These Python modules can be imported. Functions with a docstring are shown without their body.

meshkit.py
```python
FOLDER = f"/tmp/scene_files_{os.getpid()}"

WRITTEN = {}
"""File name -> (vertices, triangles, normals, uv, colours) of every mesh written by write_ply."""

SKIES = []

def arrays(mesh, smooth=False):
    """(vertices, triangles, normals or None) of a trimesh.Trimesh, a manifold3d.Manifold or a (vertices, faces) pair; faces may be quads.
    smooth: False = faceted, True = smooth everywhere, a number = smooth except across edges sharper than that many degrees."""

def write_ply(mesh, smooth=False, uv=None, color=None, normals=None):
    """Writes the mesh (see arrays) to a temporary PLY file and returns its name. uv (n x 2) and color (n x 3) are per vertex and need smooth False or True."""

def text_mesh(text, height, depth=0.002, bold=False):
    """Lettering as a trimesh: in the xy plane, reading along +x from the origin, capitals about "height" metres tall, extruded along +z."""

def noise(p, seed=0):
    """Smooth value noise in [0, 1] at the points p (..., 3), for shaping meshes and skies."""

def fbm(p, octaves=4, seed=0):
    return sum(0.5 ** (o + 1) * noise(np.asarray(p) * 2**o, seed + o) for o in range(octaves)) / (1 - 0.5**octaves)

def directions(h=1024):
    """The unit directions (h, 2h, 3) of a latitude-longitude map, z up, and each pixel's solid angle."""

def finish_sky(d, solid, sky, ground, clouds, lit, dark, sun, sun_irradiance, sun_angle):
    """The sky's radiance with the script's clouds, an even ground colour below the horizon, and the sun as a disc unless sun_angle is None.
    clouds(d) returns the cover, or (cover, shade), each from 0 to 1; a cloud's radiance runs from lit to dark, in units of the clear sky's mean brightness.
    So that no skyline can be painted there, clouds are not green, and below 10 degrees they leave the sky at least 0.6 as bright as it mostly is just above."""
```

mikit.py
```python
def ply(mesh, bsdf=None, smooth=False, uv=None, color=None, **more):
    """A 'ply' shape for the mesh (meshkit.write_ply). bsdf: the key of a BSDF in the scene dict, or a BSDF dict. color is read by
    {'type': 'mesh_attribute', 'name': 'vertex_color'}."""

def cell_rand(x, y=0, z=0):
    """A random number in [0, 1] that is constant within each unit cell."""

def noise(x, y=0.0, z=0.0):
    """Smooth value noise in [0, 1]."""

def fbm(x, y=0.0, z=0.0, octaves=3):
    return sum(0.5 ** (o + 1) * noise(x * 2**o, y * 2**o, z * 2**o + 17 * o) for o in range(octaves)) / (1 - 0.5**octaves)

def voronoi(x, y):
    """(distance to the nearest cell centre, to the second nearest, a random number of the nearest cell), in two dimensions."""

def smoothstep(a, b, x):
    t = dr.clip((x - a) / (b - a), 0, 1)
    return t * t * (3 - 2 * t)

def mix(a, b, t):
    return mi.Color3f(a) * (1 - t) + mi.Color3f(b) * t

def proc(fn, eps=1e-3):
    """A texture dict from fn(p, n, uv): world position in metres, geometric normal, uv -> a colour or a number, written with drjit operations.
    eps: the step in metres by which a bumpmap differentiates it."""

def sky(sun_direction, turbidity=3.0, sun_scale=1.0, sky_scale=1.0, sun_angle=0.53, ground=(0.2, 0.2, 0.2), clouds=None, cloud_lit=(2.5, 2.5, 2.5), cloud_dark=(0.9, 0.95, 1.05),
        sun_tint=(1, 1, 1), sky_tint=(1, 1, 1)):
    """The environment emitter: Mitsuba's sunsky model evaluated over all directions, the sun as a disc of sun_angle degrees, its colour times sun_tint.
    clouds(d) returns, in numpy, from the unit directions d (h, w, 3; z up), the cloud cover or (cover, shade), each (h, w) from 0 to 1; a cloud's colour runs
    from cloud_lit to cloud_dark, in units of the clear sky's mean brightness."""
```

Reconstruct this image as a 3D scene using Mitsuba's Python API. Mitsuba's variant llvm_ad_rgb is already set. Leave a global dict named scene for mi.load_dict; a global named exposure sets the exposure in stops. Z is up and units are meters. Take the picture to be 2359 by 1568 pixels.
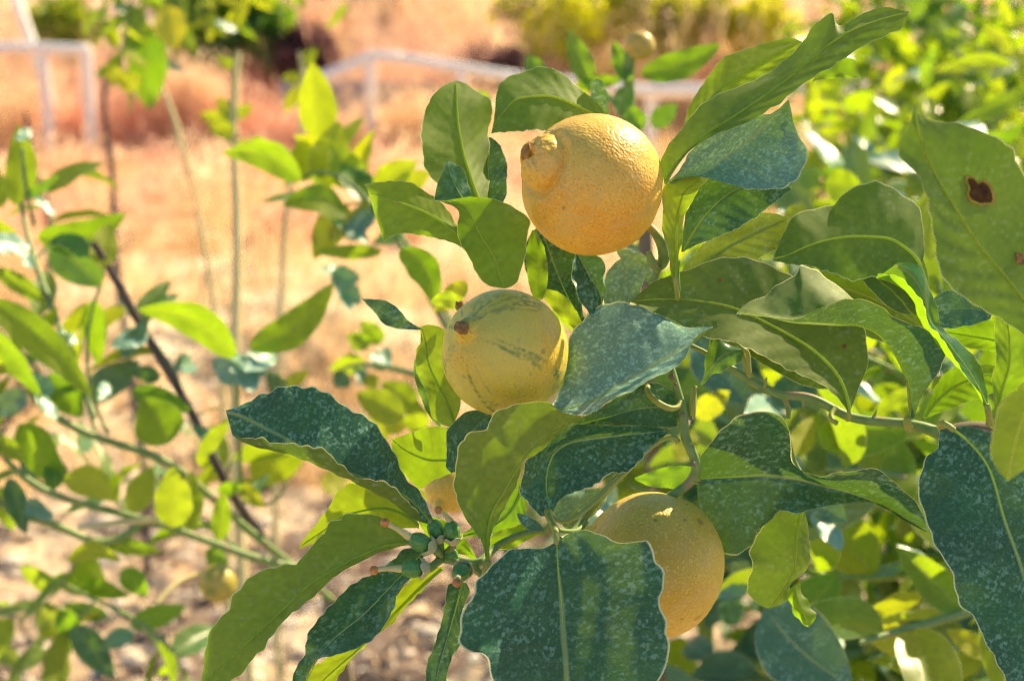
import math
import numpy as np
import trimesh
import drjit as dr
import mitsuba as mi
import mikit, meshkit
from scipy.interpolate import CubicSpline, PchipInterpolator

T = mi.ScalarTransform4f
scene, labels = {}, {}

# ------------------------------------------------------------------ camera, sky, exposure
CAM = np.array([0.0, 0.0, 1.38])
PITCH, HFOV, DIST = math.radians(14.0), 38.0, 0.64
FWD = np.array([0, math.cos(PITCH), -math.sin(PITCH)])
UP = np.array([0, math.sin(PITCH), math.cos(PITCH)])
RIGHT = np.array([1.0, 0, 0])
K = 2 * math.tan(math.radians(HFOV / 2)) / 2358.0
scene['camera'] = {'type': 'thinlens', 'fov': HFOV, 'fov_axis': 'x', 'aperture_radius': 0.0028, 'focus_distance': DIST - 0.02,
                   'near_clip': 0.01, 'far_clip': 500.0,
                   'to_world': T().look_at(origin=CAM.tolist(), target=(CAM + FWD).tolist(), up=[0, 0, 1])}
exposure = 2.4
scene['sky'] = mikit.sky([0.58, 0.52, 0.67], turbidity=3.0, sun_scale=1.25, sky_scale=.92, sun_tint=(1.05, 1.0, 0.86), sky_tint=(0.88, 1.03, 1.02), ground=(0.3, 0.22, 0.15))


def at(x, y, z):
    """World point seen at (x, y) of a 2358 x 1568 picture, z metres along the view axis."""
    return CAM + z * (FWD + (x - 1179) * K * RIGHT - (y - 784) * K * UP)


# ------------------------------------------------------------------ materials
C = mi.Color3f
N_, S_, MIX = mikit.noise, mikit.smoothstep, mikit.mix


def fr(x):
    return x - dr.floor(x)


def leafcode(uv):
    i = dr.floor(uv.x)
    hi = dr.floor(i / 16)
    return (i - hi * 16) / 15, hi / 15, uv.x - i, uv.y      # yellowness, dusting plus painted sheen, along, across


def veins(t, v):
    a = dr.abs(v)
    ph = t * 10 - a * 1.7 
    lat = S_(0.80, 1.0, dr.abs(fr(ph) - 0.5) * 2) * S_(0.98, 0.8, a)
    mid = S_(0.034, 0.012, a * (1.1 - 0.5 * t))
    return lat, mid, S_(0.972, 0.99, a)


def leaf_top(p, n, uv):
    yel, dust_sheen, t, v = leafcode(uv)
    lat, mid, rim = veins(t, v)
    m = N_(p.x * 70, p.y * 70, p.z * 70)
    c = MIX((.003, .058, .052), (.012, .115, .056), m)
    c = MIX(c, (.42, .46, .035), yel)
    c = MIX(c, (.09, .22, .07), lat * .22)
    sp = S_(.46, .78, mikit.fbm(p.x * 620, p.y * 620 + p.x * 300, p.z * 620 - p.x * 200, 3)) * S_(.15, .70, mikit.fbm(p.x * 90, p.y * 90, p.z * 90, 2)) * (1 - .5 * lat)
    fine = S_(.45, .8, N_(p.x * 1300, p.y * 1300, p.z * 1300))
    c = MIX(c, (.34, .58, .46), dr.minimum(1, dust_sheen * (.02 + .66 * sp + .10 * fine) + S_(.9, 1., dust_sheen) * (.42 + .12 * fine)))  # speckle is dirt; the pale film near full value paints sky sheen and glare
    c = MIX(c, (.36, .46, .16), mid * .75)
    return MIX(c, (.74, .74, .40), rim)


def leaf_under(p, n, uv):
    yel, dust_sheen, t, v = leafcode(uv)
    lat, mid, rim = veins(t, v)
    m = N_(p.x * 60, p.y * 60, p.z * 60)
    c = MIX((.10, .165, .030), (.155, .22, .048), m)
    c = MIX(c, (.55, .50, .08), yel)
    c = MIX(c, (.10, .16, .02), lat * .10)
    c = c * (.82 + .36 * N_(p.x * 520, p.y * 520, p.z * 520))
    sp = S_(.6, .8, N_(p.x * 600, p.y * 600, p.z * 600)) * S_(.3, .7, N_(p.x * 100, p.y * 100, p.z * 100))
    c = MIX(c, (.45, .50, .38), sp * dust_sheen * .30)
    c = MIX(c, (.42, .44, .12), mid * .8)
    return MIX(c, (.80, .76, .36), rim)


def leaf_trans(p, n, uv):
    yel, dust_sheen, t, v = leafcode(uv)
    lat, mid, rim = veins(t, v)
    c = MIX((.36, .74, .003), (.48, .84, .004), N_(p.x * 60, p.y * 60, p.z * 60))
    c = MIX(c, (1.0, .92, .01), yel)
    c = MIX(c, (.2, .42, .004), lat * .16) * (.84 + .30 * N_(p.x * 380 + p.y * 150, p.y * 380, p.z * 380))
    return MIX(c, (.45, .5, .05), mid * .7)


def leaf_bump(p, n, uv):
    yel, dust_sheen, t, v = leafcode(uv)
    lat, mid, rim = veins(t, v)
    return -.00035 * lat + .0003 * N_(p.x * 350, p.y * 350, p.z * 350)


def leaf_thin(p, n, uv):
    yel, dust_sheen, t, v = leafcode(uv)
    return mi.Float(.42 - .34 * S_(.25, .80, dust_sheen))      # old dusty leaves are thicker and pass less light


def leaf_bsdf(top, under, trans, w=leaf_thin, rough=.33):
    return {'type': 'blendbsdf', 'weight': mikit.proc(w),
            'a': {'type': 'twosided',
                  'a': {'type': 'principled', 'base_color': mikit.proc(top), 'roughness': rough, 'specular': .28},
                  'b': {'type': 'principled', 'base_color': mikit.proc(under), 'roughness': .62, 'specular': .3}},
            'b': {'type': 'principledthin', 'base_color': mikit.proc(trans), 'roughness': .8, 'diff_trans': 2.0, 'spec_trans': 0.0}}


def solid(fn_or_rgb, rough=.6, spec=.4, bump=None, eps=2e-4, **k):
    col = mikit.proc(fn_or_rgb) if callable(fn_or_rgb) else {'type': 'rgb', 'value': list(fn_or_rgb)}
    b = {'type': 'principled', 'base_color': col, 'roughness': rough, 'specular': spec, **k}
    if bump is not None:
        b = {'type': 'bumpmap', 'arbitrary': mikit.proc(bump, eps=eps), 'scale': 1.0, 'bsdf': b}
    return {'type': 'twosided', 'bsdf': b}


scene['leaf_mat'] = leaf_bsdf(leaf_top, leaf_under, leaf_trans)


def twig_col(p, n, uv):
    a = N_(p.x * 300, p.y * 300, p.z * 300)
    c = MIX((.15, .26, .07), (.27, .37, .13), a)
    return MIX(c, (.33, .26, .14), S_(.70, .85, N_(p.x * 130 + 9, p.y * 130, p.z * 130)))


def bark_col(p, n, uv):
    a = N_(p.x * 160, p.y * 160, p.z * 60)
    return MIX((.13, .11, .085), (.26, .225, .16), a)


def purple_col(p, n, uv):
    a = N_(p.x * 160, p.y * 160, p.z * 60)
    return MIX((.075, .06, .06), (.15, .125, .11), a)


def cane_col(p, n, uv):
    a = N_(p.x * 40, p.y * 40, p.z * 9)
    return MIX((.60, .54, .25), (.78, .68, .36), a)


scene['twig_mat'] = solid(twig_col, .5, .4)
scene['petiole_mat'] = solid((.34, .38, .09), .5, .4)
scene['rib_mat'] = {'type': 'principledthin', 'base_color': {'type': 'rgb', 'value': [.46, .62, .12]}, 'roughness': .6, 'diff_trans': 1.0, 'spec_trans': 0.0}
scene['bark_mat'] = solid(bark_col, .8, .2)
scene['purple_mat'] = solid(purple_col, .8, .2)
scene['cane_mat'] = solid(cane_col, .6, .3)
scene['style_mat'] = solid((.62, .56, .24), .5)
scene['stigma_mat'] = solid(lambda p, n, uv: MIX((.42, .15, .05), (.66, .34, .12), N_(p.x * 900, p.y * 900, p.z * 900)), .7)
scene['ovary_mat'] = solid(lambda p, n, uv: MIX((.06, .20, .05), (.13, .33, .08), N_(p.x * 1100, p.y * 1100, p.z * 1100)), .42, .5)
scene['calyx_mat'] = solid(lambda p, n, uv: MIX((.42, .47, .22), (.55, .50, .32), N_(p.x * 500, p.y * 500, p.z * 500)), .6)
scene['scar_mat'] = solid(lambda p, n, uv: MIX((.13, .07, .03), (.42, .26, .10), N_(p.x * 700, p.y * 700, p.z * 700)), .8, .2)
scene['nub_mat'] = solid(lambda p, n, uv: MIX((.22, .11, .03), (.50, .28, .07), N_(p.x * 500, p.y * 500, p.z * 500)), .7, .2)
scene['spot_mat'] = solid(lambda p, n, uv: MIX((.03, .014, .006), (.12, .06, .02), N_(p.x * 600, p.y * 600, p.z * 600)), .8, .2)


# ------------------------------------------------------------------ mesh helpers
def key_for(name):
    if name not in scene and name not in labels:
        return name
    i = 1
    while f'{name}_{i:03d}' in scene or f'{name}_{i:03d}' in labels:
        i += 1
    return f'{name}_{i:03d}'


COUNT = {}


def newkey(parent, name):
    base = f'{parent}__{name}' if parent else name
    i = COUNT.get(base, 0)
    COUNT[base] = i + 1
    return base if i == 0 else f'{base}_{i:03d}'


def put(parent, name, mesh, mat, smooth=True, uv=None):
    k = newkey(parent, name)
    scene[k] = mikit.ply(mesh, mat, smooth=smooth, uv=uv)
    return k


def tag(k, label, cat=None, group=None, kind=None):
    labels[k] = {'label': label}
    if cat: labels[k]['category'] = cat
    if group: labels[k]['group'] = group
    if kind: labels[k]['kind'] = kind
    return k


def tube_mesh(pts, radii, sides=10, n=None, knots=0, seed=0):
    pts = np.asarray(pts, float)
    radii = np.broadcast_to(np.asarray(radii, float), (len(pts),)) if np.ndim(radii) == 0 else np.asarray(radii, float)
    s = np.r_[0, np.cumsum(np.linalg.norm(np.diff(pts, axis=0), axis=1))]
    n = n or max(6, 5 * len(pts))
    t = np.linspace(0, s[-1], n)
    c = (CubicSpline(s, pts)(t) if len(pts) > 2 else np.array([np.interp(t, s, pts[:, k]) for k in range(3)]).T)
    r = np.interp(t, np.linspace(0, s[-1], len(radii)), radii)
    if knots:
        r = r * (1 + knots * (meshkit.noise(np.c_[t * 90, t * 0 + seed, t * 0], 3) - .4))
    tan = np.gradient(c, axis=0)
    tan /= np.linalg.norm(tan, axis=1, keepdims=True)
    a = np.cross(tan[0], [0.3, 0.5, 0.81]); a /= np.linalg.norm(a)
    V, F = [], []
    ang = np.arange(sides) * 2 * np.pi / sides
    for i in range(n):
        a = a - tan[i] * (a @ tan[i]); a /= np.linalg.norm(a)
        b = np.cross(tan[i], a)
        V.append(c[i] + r[i] * (np.cos(ang)[:, None] * a + np.sin(ang)[:, None] * b))
    V = np.vstack(V)
    for i in range(n - 1):
        for j in range(sides):
            p, q = i * sides + j, i * sides + (j + 1) % sides
            F += [[p, q, q + sides], [p, q + sides, p + sides]]
    V = np.vstack([V, c[0] - tan[0] * r[0] * .4, c[-1] + tan[-1] * r[-1] * .4])
    e0, e1 = len(V) - 2, len(V) - 1
    for j in range(sides):
        F += [[e0, (j + 1) % sides, j], [e1, (n - 1) * sides + j, (n - 1) * sides + (j + 1) % sides]]
    return trimesh.Trimesh(V, np.array(F), process=False)


def P(s):
    return np.array([[float(q) for q in w.split(',')] for w in s.split()])


def resample(pts, n):
    pts = np.asarray(pts, float)
    s = np.r_[0, np.cumsum(np.maximum(1e-6, np.linalg.norm(np.diff(pts, axis=0), axis=1)))]
    t = np.linspace(0, s[-1], n)
    return PchipInterpolator(s, pts)(t) if len(pts) > 2 else np.array([np.interp(t, s, pts[:, k]) for k in range(pts.shape[1])]).T


LEAFNO = [0]


def surf_leaf(parent, rails3, mid, facing, yel=0., dust_sheen=.4, cup=0., wave=.0008, teeth=.0016, cols=6, nteeth=15, name='leaf', mat='leaf_mat', camera_pos=CAM):
    """A leaf as a curved sheet through 3-D rails (margin ... midrib ... margin); facing: which side the largest patch turns to the camera."""
    LEAFNO[0] += 1
    rg = np.random.default_rng(LEAFNO[0] * 7 + 1)
    R = np.array(rails3)                        # rails, rows, 3
    nr, n, _ = R.shape
    d = np.linalg.norm(np.diff(R, axis=0), axis=2).max(1)
    v = np.r_[0, np.cumsum(d)]
    v = v - v[mid]
    lo, hi = -v[0] if v[0] < 0 else 1, v[-1] if v[-1] > 0 else 1
    vv = np.where(v < 0, v / max(lo, 1e-9), v / max(hi, 1e-9))
    col_v, blocks = [], []
    for sgn, sl in ((-1, slice(0, mid + 1)), (1, slice(mid, nr))):
        a = vv[sl]
        if len(a) < 2:
            continue
        c = cols * (1 if len(a) == 2 else 2)
        q = np.linspace(a[0], a[-1], c + 1)
        f = PchipInterpolator(a, R[sl], axis=0) if len(a) > 2 else (lambda x, a=a, r=R[sl]: r[0][None] + (r[1] - r[0])[None] * ((x - a[0]) / (a[1] - a[0]))[:, None, None])
        b = f(q)
        if sgn == 1 and blocks:
            q, b = q[1:], b[1:]
        col_v.append(q); blocks.append(b)
    G = np.vstack(blocks); V = np.r_[tuple(col_v)]     # cols, rows, 3
    t = np.linspace(0, 1, n)
    du = np.gradient(G, axis=1); dv = np.gradient(G, axis=0)
    nor = np.cross(dv, du); nor /= np.linalg.norm(nor, axis=2, keepdims=True) + 1e-12
    # which way the main patch faces
    area = np.cross(dv, du)
    toward = camera_pos - G
    net = np.sum(area * toward / np.linalg.norm(toward, axis=2, keepdims=True))
    flip = (net > 0) != (facing == 'top')
    sg = -1.0 if flip else 1.0
    env = np.sin(np.pi * np.clip(t, 0.02, .98))[None, :] ** .5
    av = np.abs(V)[:, None]
    size = min(1.0, np.linalg.norm(np.diff(R[mid], axis=0), axis=1).sum() / .085) ** 1.6
    teeth, nteeth = teeth * size, max(6, int(nteeth * size ** .4))
    ph = rg.uniform(0, 6.3)
    disp = cup * av * (2 - av) * env                                              # cupping
    disp = disp + wave * env * av ** 2 * np.sin(t[None] * rg.uniform(13, 19) + np.sign(V)[:, None] * 1.3 + ph)
    vein = np.sin(2 * np.pi * (t[None] * 10 - av * 1.7))
    disp = disp + .00036 * size * env * vein * np.minimum(1, 3 * av) * (1 - .6 * av) * (wave > 0)
    disp = disp + .0024 * size * env * (meshkit.noise(np.stack(np.broadcast_arrays(t[None] * 5, V[:, None] * 2.0, np.full((1, 1), LEAFNO[0] * 3.1)), -1), 5) - .5) * (wave > 0)
    G = G + sg * nor * disp[..., None]
    if teeth:
        tooth = np.abs(((t * nteeth + ph) % 1.0) - .5) ** .7 * (1 + .6 * np.sin(t * 31 + ph)) * teeth * np.sin(np.pi * np.clip(t, .0, .985)) ** .4
        for j, s in ((0, -1), (-1, 1)):
            o = G[j] - G[j + (1 if j == 0 else -1)]
            o = o / (np.linalg.norm(o, axis=1, keepdims=True) + 1e-9)
            G[j] = G[j] + o * (tooth - teeth * .4)[:, None]
    m = len(V)
    idx = np.arange(m * n).reshape(m, n)
    a, b, c, d_ = idx[:-1, :-1].ravel(), idx[1:, :-1].ravel(), idx[1:, 1:].ravel(), idx[:-1, 1:].ravel()
    F = np.vstack([np.c_[a, b, c], np.c_[a, c, d_]])
    if flip:
        F = F[:, ::-1]
    code = int(round(min(1, max(0, yel)) * 15)) + 16 * int(round(min(1, max(0, dust_sheen)) * 15))
    uv = np.stack([np.broadcast_to(code + .005 + .985 * t[None], (m, n)), np.broadcast_to(V[:, None], (m, n))], -1).reshape(-1, 2)
    k = put(parent, name, (G.reshape(-1, 3), F), mat, True, uv)
    return k, G, V, sg


def L(rails, mid, facing, d, off=None, bow=0., yel=0., dust_sheen=.4, pet=None, rib=True, n=92, parent='lemon_tree', cup=0., wave=.0009, teeth=.0016, petr=.0011):
    """A traced leaf: rails in picture points with depths in cm in front of the focal plane; d = depth at base and tip."""
    off = off or [0] * len(rails)
    out = []
    t = np.linspace(0, 1, n)
    prof = np.sin(np.pi * np.clip(t, 0, 1)) ** .7
    for r, o in zip(rails, off):
        p = resample(P(r), n)
        dep = (d[0] + (d[1] - d[0]) * t + bow * np.sin(np.pi * t) + o * prof) if len(d) == 2 else (np.interp(t, np.linspace(0, 1, len(d)), d) + o * prof)
        out.append(np.array([at(x, y, DIST - q * .01) for (x, y), q in zip(p, dep)]))
    k, G, V, sg = surf_leaf(parent, out, mid, facing, yel, dust_sheen, cup, wave, teeth)
    j = int(np.argmin(np.abs(V)))
    if rib and n >= 50:
        line = G[j][1:-2]
        du = np.gradient(G, axis=1); dv = np.gradient(G, axis=0)
        nor = np.cross(dv, du)[j]; nor /= np.linalg.norm(nor, axis=1, keepdims=True) + 1e-12
        # the rib stands proud on the underside
        line = line - sg * nor[1:-2] * .00045
        put(k, 'midrib', tube_mesh(line[::4], np.linspace(.00075, .00018, len(line[::4])), 8, n=40), 'rib_mat')
    if pet is not None:
        x, y, q = pet
        e = at(x, y, DIST - q * .01)
        b = G[j][0]
        mid_ = (b + e) / 2 + (G[j][0] - G[j][3]) * .4
        put(k, 'petiole', tube_mesh([G[j][1], b, mid_, e], [petr * .8, petr, petr, petr * 1.25], 8, n=16), 'petiole_mat')
    return k, G


def qleaf(parent, x0, y0, x1, y1, w, z, facing='under', yel=0., dust_sheen=.3, bend=0., dz=0., tilt=0., fold=.25, n=22, name='leaf', droop=0.):
    """A plain leaf from base to tip (picture points) of width w there, z metres away; dz: tip farther, tilt: one margin farther."""
    a, b = np.array([x0, y0], float), np.array([x1, y1], float)
    t = np.linspace(0, 1, n)
    ax = b - a; Lp = np.linalg.norm(ax); ax = ax / Lp; pp = np.array([-ax[1], ax[0]])
    m = a + (b - a) * t[:, None] + pp * (bend * Lp * np.sin(np.pi * t))[:, None]
    w0 = .5 * w * (np.sin(np.pi * t ** .8) ** .75 * (1 - .1 * t) + .02)
    zz = z + dz * t + droop * t ** 2
    wm = w0 * K * z
    out = []
    for s in (-1, 0, 1):
        q = m + pp * (s * w0)[:, None]
        de = zz + (abs(s) * -fold * wm) + s * tilt * wm
        out.append(np.array([at(x, y, dd) for (x, y), dd in zip(q, de)]))
    return surf_leaf(parent, out, 1, facing, yel, dust_sheen, 0, .0010, .0005, cols=4, nteeth=9, name=name)


def oleaf(parent, base, direc, normal, length, width, yel=0., dust_sheen=.3, curl=.25, fold=.35, n=14, name='leaf', cols=3, rg=None):
    """A plain leaf in space from its base along direc with the given upper normal."""
    direc = np.asarray(direc, float); direc = direc / np.linalg.norm(direc)
    nrm = np.asarray(normal, float); nrm = nrm - direc * (nrm @ direc); nrm /= np.linalg.norm(nrm)
    side = np.cross(direc, nrm)
    t = np.linspace(0, 1, n)
    mid = base + direc * (length * t)[:, None] - nrm * (curl * length * t ** 2)[:, None]
    w0 = .5 * width * (np.sin(np.pi * t ** .8) ** .75 * (1 - .1 * t) + .02)
    out = [mid + side * (s * w0)[:, None] + nrm * (abs(s) * fold * w0)[:, None] for s in (-1, 0, 1)]
    net_up = np.array(out)
    du = np.gradient(net_up, axis=1); dv = np.gradient(net_up, axis=0)
    fac = np.cross(dv, du)[1].mean(0)
    # 'camera' placed on the upper side so that the upper face is the top
    return surf_leaf(parent, out, 1, 'top', yel, dust_sheen, 0, .0008, 0, cols=cols, name=name, camera_pos=base + nrm * 10)


# ------------------------------------------------------------------ ground
def hill(x, y):
    h = 0.0 * x
    r = np.clip((y - 12.5) / 26, 0, 1)
    h = h + 7.0 * r ** 1.25
    h = h + .35 * (meshkit.fbm(np.stack([x * .35, y * .35, x * 0], -1), 3, 2) - .5) * np.clip((y - 5) / 6, 0, 1)
    return h


def ground_z(x, y):
    p = np.stack([x, y, x * 0], -1)
    near = np.exp(-np.clip(y - 3, 0, 99) / 6)
    h = hill(x, y)
    h = h + .07 * (meshkit.fbm(p * 2.2, 3, 7) - .5)
    h = h + .075 * near * (meshkit.fbm(p * 11, 3, 9) - .5) + .022 * near * (meshkit.noise(p * 42, 4) - .5)
    return h


ys = np.r_[np.linspace(-40, -1, 20), np.linspace(0, 1.6, 10), np.linspace(1.65, 6, 330), 6 + (np.linspace(0, 1, 180)[1:]) ** 1.7 * 74]
us = np.r_[np.linspace(-60, -3.2, 24), np.linspace(-3.0, 3.0, 260), np.linspace(3.2, 60, 24)]
X, Y = np.meshgrid(us, ys)
X = X * np.clip(.35 + Y * .18, .5, 3.0) ** (np.abs(X) < 20)
Z = ground_z(X, Y)
gi = np.arange(X.size).reshape(X.shape)
gf = np.c_[gi[:-1, :-1].ravel(), gi[:-1, 1:].ravel(), gi[1:, 1:].ravel(), gi[1:, :-1].ravel()]


def soil_col(p, n, uv):
    a = mikit.fbm(p.x * 3, p.y * 3, p.z * 3, 3)
    b = N_(p.x * 40, p.y * 40, p.z * 40)
    c = MIX((.56, .42, .25), (.86, .71, .49), S_(.25, .75, a))
    c = MIX(c, (.40, .20, .11), S_(.55, .75, mikit.fbm(p.x * 1.7 + 5, p.y * 1.2, 0, 3)) * .5)
    c = MIX(c, (.74, .57, .38), S_(.55, .85, b) * .6)
    c = MIX(c, (.045, .035, .04), S_(.47, .55, mikit.fbm(p.x * 4.3 + 7, p.y * 4.3, 0, 3)) * S_(7.5, 4.6, p.y) * .85)  # dark patches on the near soil are painted shade, placed by noise
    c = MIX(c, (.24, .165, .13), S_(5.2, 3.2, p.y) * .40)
    red = S_(.45, .62, mikit.fbm(p.x * .45 + 3, p.y * .22, 0, 3)) * S_(6.5, 9.0, p.y)
    c = MIX(c, (.66, .28, .13), red * .75)
    dry = S_(.5, .68, mikit.fbm(p.x * .3 + 13, p.y * .2, 0, 3)) * S_(12, 15, p.y)
    return MIX(c, (.52, .40, .16), dry * .7)


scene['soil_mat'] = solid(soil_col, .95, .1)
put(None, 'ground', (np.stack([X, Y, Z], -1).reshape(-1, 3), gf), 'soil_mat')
tag('ground', 'sandy orange brown soil rising to a dry slope', None, None, 'structure')

# ------------------------------------------------------------------ lemons
def lemon_mesh(c, axis, R, elong=1.0, nip=(.30, .26, .55), furrow=(.33, .10, .09), seed=0, nth=130, nph=170, lop=0., neck=.0, rough_tip=0.):
    """Lemon as a closed surface round axis (stem end -> nipple). nip: angular width, height (of R), skew."""
    axis = np.asarray(axis, float); axis /= np.linalg.norm(axis)
    a = np.cross(axis, [0.1, 0.2, 1.0]); a /= np.linalg.norm(a); b = np.cross(axis, a)
    if np.ndim(lop):
        lop = math.atan2(lop @ b, lop @ a)
    th = np.linspace(0, np.pi, nth)
    th = th - .35 * np.sin(2 * th) * .5
    ph = np.arange(nph) * 2 * np.pi / nph
    TH, PH = np.meshgrid(th, ph, indexing='ij')
    r = R * np.ones_like(TH)
    w, h, sk = nip
    r = r + R * h * np.exp(-(TH / w) ** 4) * (1 + .12 * np.sin(3 * PH + seed))
    fw, fs, fd = furrow
    ring = fw * (1 + .18 * np.cos(PH - lop) + .5 * (meshkit.noise(np.stack([np.cos(PH) * 1.6 + seed, np.sin(PH) * 1.6, TH * 0], -1), 6) - .5))
    r = r - R * fd * np.exp(-((TH - ring) / fs) ** 2) * (1 + sk * np.cos(PH - lop)) / (1 + sk) * 1.0
    r = r - R * .05 * np.exp(-((np.pi - TH) / .16) ** 2) + R * neck * np.exp(-((np.pi - TH) / .5) ** 2)
    d = np.stack([np.cos(TH), np.sin(TH) * np.cos(PH), np.sin(TH) * np.sin(PH)], -1)
    nz = meshkit.fbm(d * 2.2 + seed * 3.3, 3, seed) - .5
    r = r + R * .035 * nz + R * rough_tip * np.exp(-(TH / .46) ** 4) * (meshkit.fbm(d * 7 + seed, 3, 4) - .5) * 2.2
    V = c + r[..., None] * (elong * d[..., :1] * axis + d[..., 1:2] * a + d[..., 2:] * b)
    idx = np.arange(nth * nph).reshape(nth, nph)
    j2 = np.roll(idx, -1, axis=1)
    F = np.vstack([np.c_[idx[:-1].ravel(), idx[1:].ravel(), j2[1:].ravel()], np.c_[idx[:-1].ravel(), j2[1:].ravel(), j2[:-1].ravel()]])
    m = trimesh.Trimesh(V.reshape(-1, 3), F, process=False)
    if m.volume < 0:
        m.invert()
    return m, axis, a, b


def skin(c, axis, a, b, green=0., base=((.80, .40, .035), (.85, .53, .085)), seed=0):
    cc, ax, aa, bb = [[float(q) for q in v] for v in (c, axis, a, b)]

    def col(p, n, uv):
        x, y, z = p.x - cc[0], p.y - cc[1], p.z - cc[2]
        h = x * ax[0] + y * ax[1] + z * ax[2]
        u = x * aa[0] + y * aa[1] + z * aa[2]
        w = x * bb[0] + y * bb[1] + z * bb[2]
        ang = dr.atan2(w, u)
        m = mikit.fbm(p.x * 45 + seed, p.y * 45, p.z * 45, 3)
        k = MIX(base[0], base[1], S_(.3, .7, m))
        ra, rb, rc = .6 * p.x + .64 * p.y + .48 * p.z, -.8 * p.x + .48 * p.y + .36 * p.z, .8 * p.z - .6 * p.y
        pore = S_(.55, .8, N_(ra * 1300, rb * 1300, rc * 1300))
        k = MIX(k, (.90, .70, .22), pore * .40)
        k = MIX(k, (.55, .27, .03), S_(.6, .82, N_(rb * 1250 + 7, rc * 1250, ra * 1250)) * .42)
        k = MIX(k, (.66, .46, .16), S_(.52, .72, mikit.fbm(ra * 110, rb * 110, rc * 110, 3)) * .35)
        k = MIX(k, (.26, .15, .05), S_(.86, .93, N_(rc * 210, ra * 210, rb * 210)) * .55)
        g = mi.Float(green)
        stripe = S_(.42, .72, N_(ang * 4.6 + .7 * N_(p.x * 90, p.y * 90, p.z * 90) + seed, h * 16 + 3, 0)) * S_(.10, .75, N_(ra * 720, rb * 720, rc * 720)) * S_(.25, .60, N_(p.x * 60, p.y * 60 + 4, p.z * 60 + 2))
        stripe = stripe * S_(.2, .6, N_(h * 150 + seed, ang * 9, 0))
        k = MIX(k, (.64, .60, .12), g * .60 * S_(.25, .6, N_(p.x * 40 + 5, p.y * 40, p.z * 40)))
        k = MIX(k, (.15, .24, .06), g * stripe * .85)
        return k
    return col


def lemon_bump(p, n, uv):
    a, b, c = .6 * p.x + .64 * p.y + .48 * p.z, -.8 * p.x + .48 * p.y + .36 * p.z, .6 * p.z * 1.3 - .8 * p.y
    return .00018 * N_(a * 900, b * 900, c * 900) + .00020 * N_(b * 1300 + 3, c * 1300, a * 1300)


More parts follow.
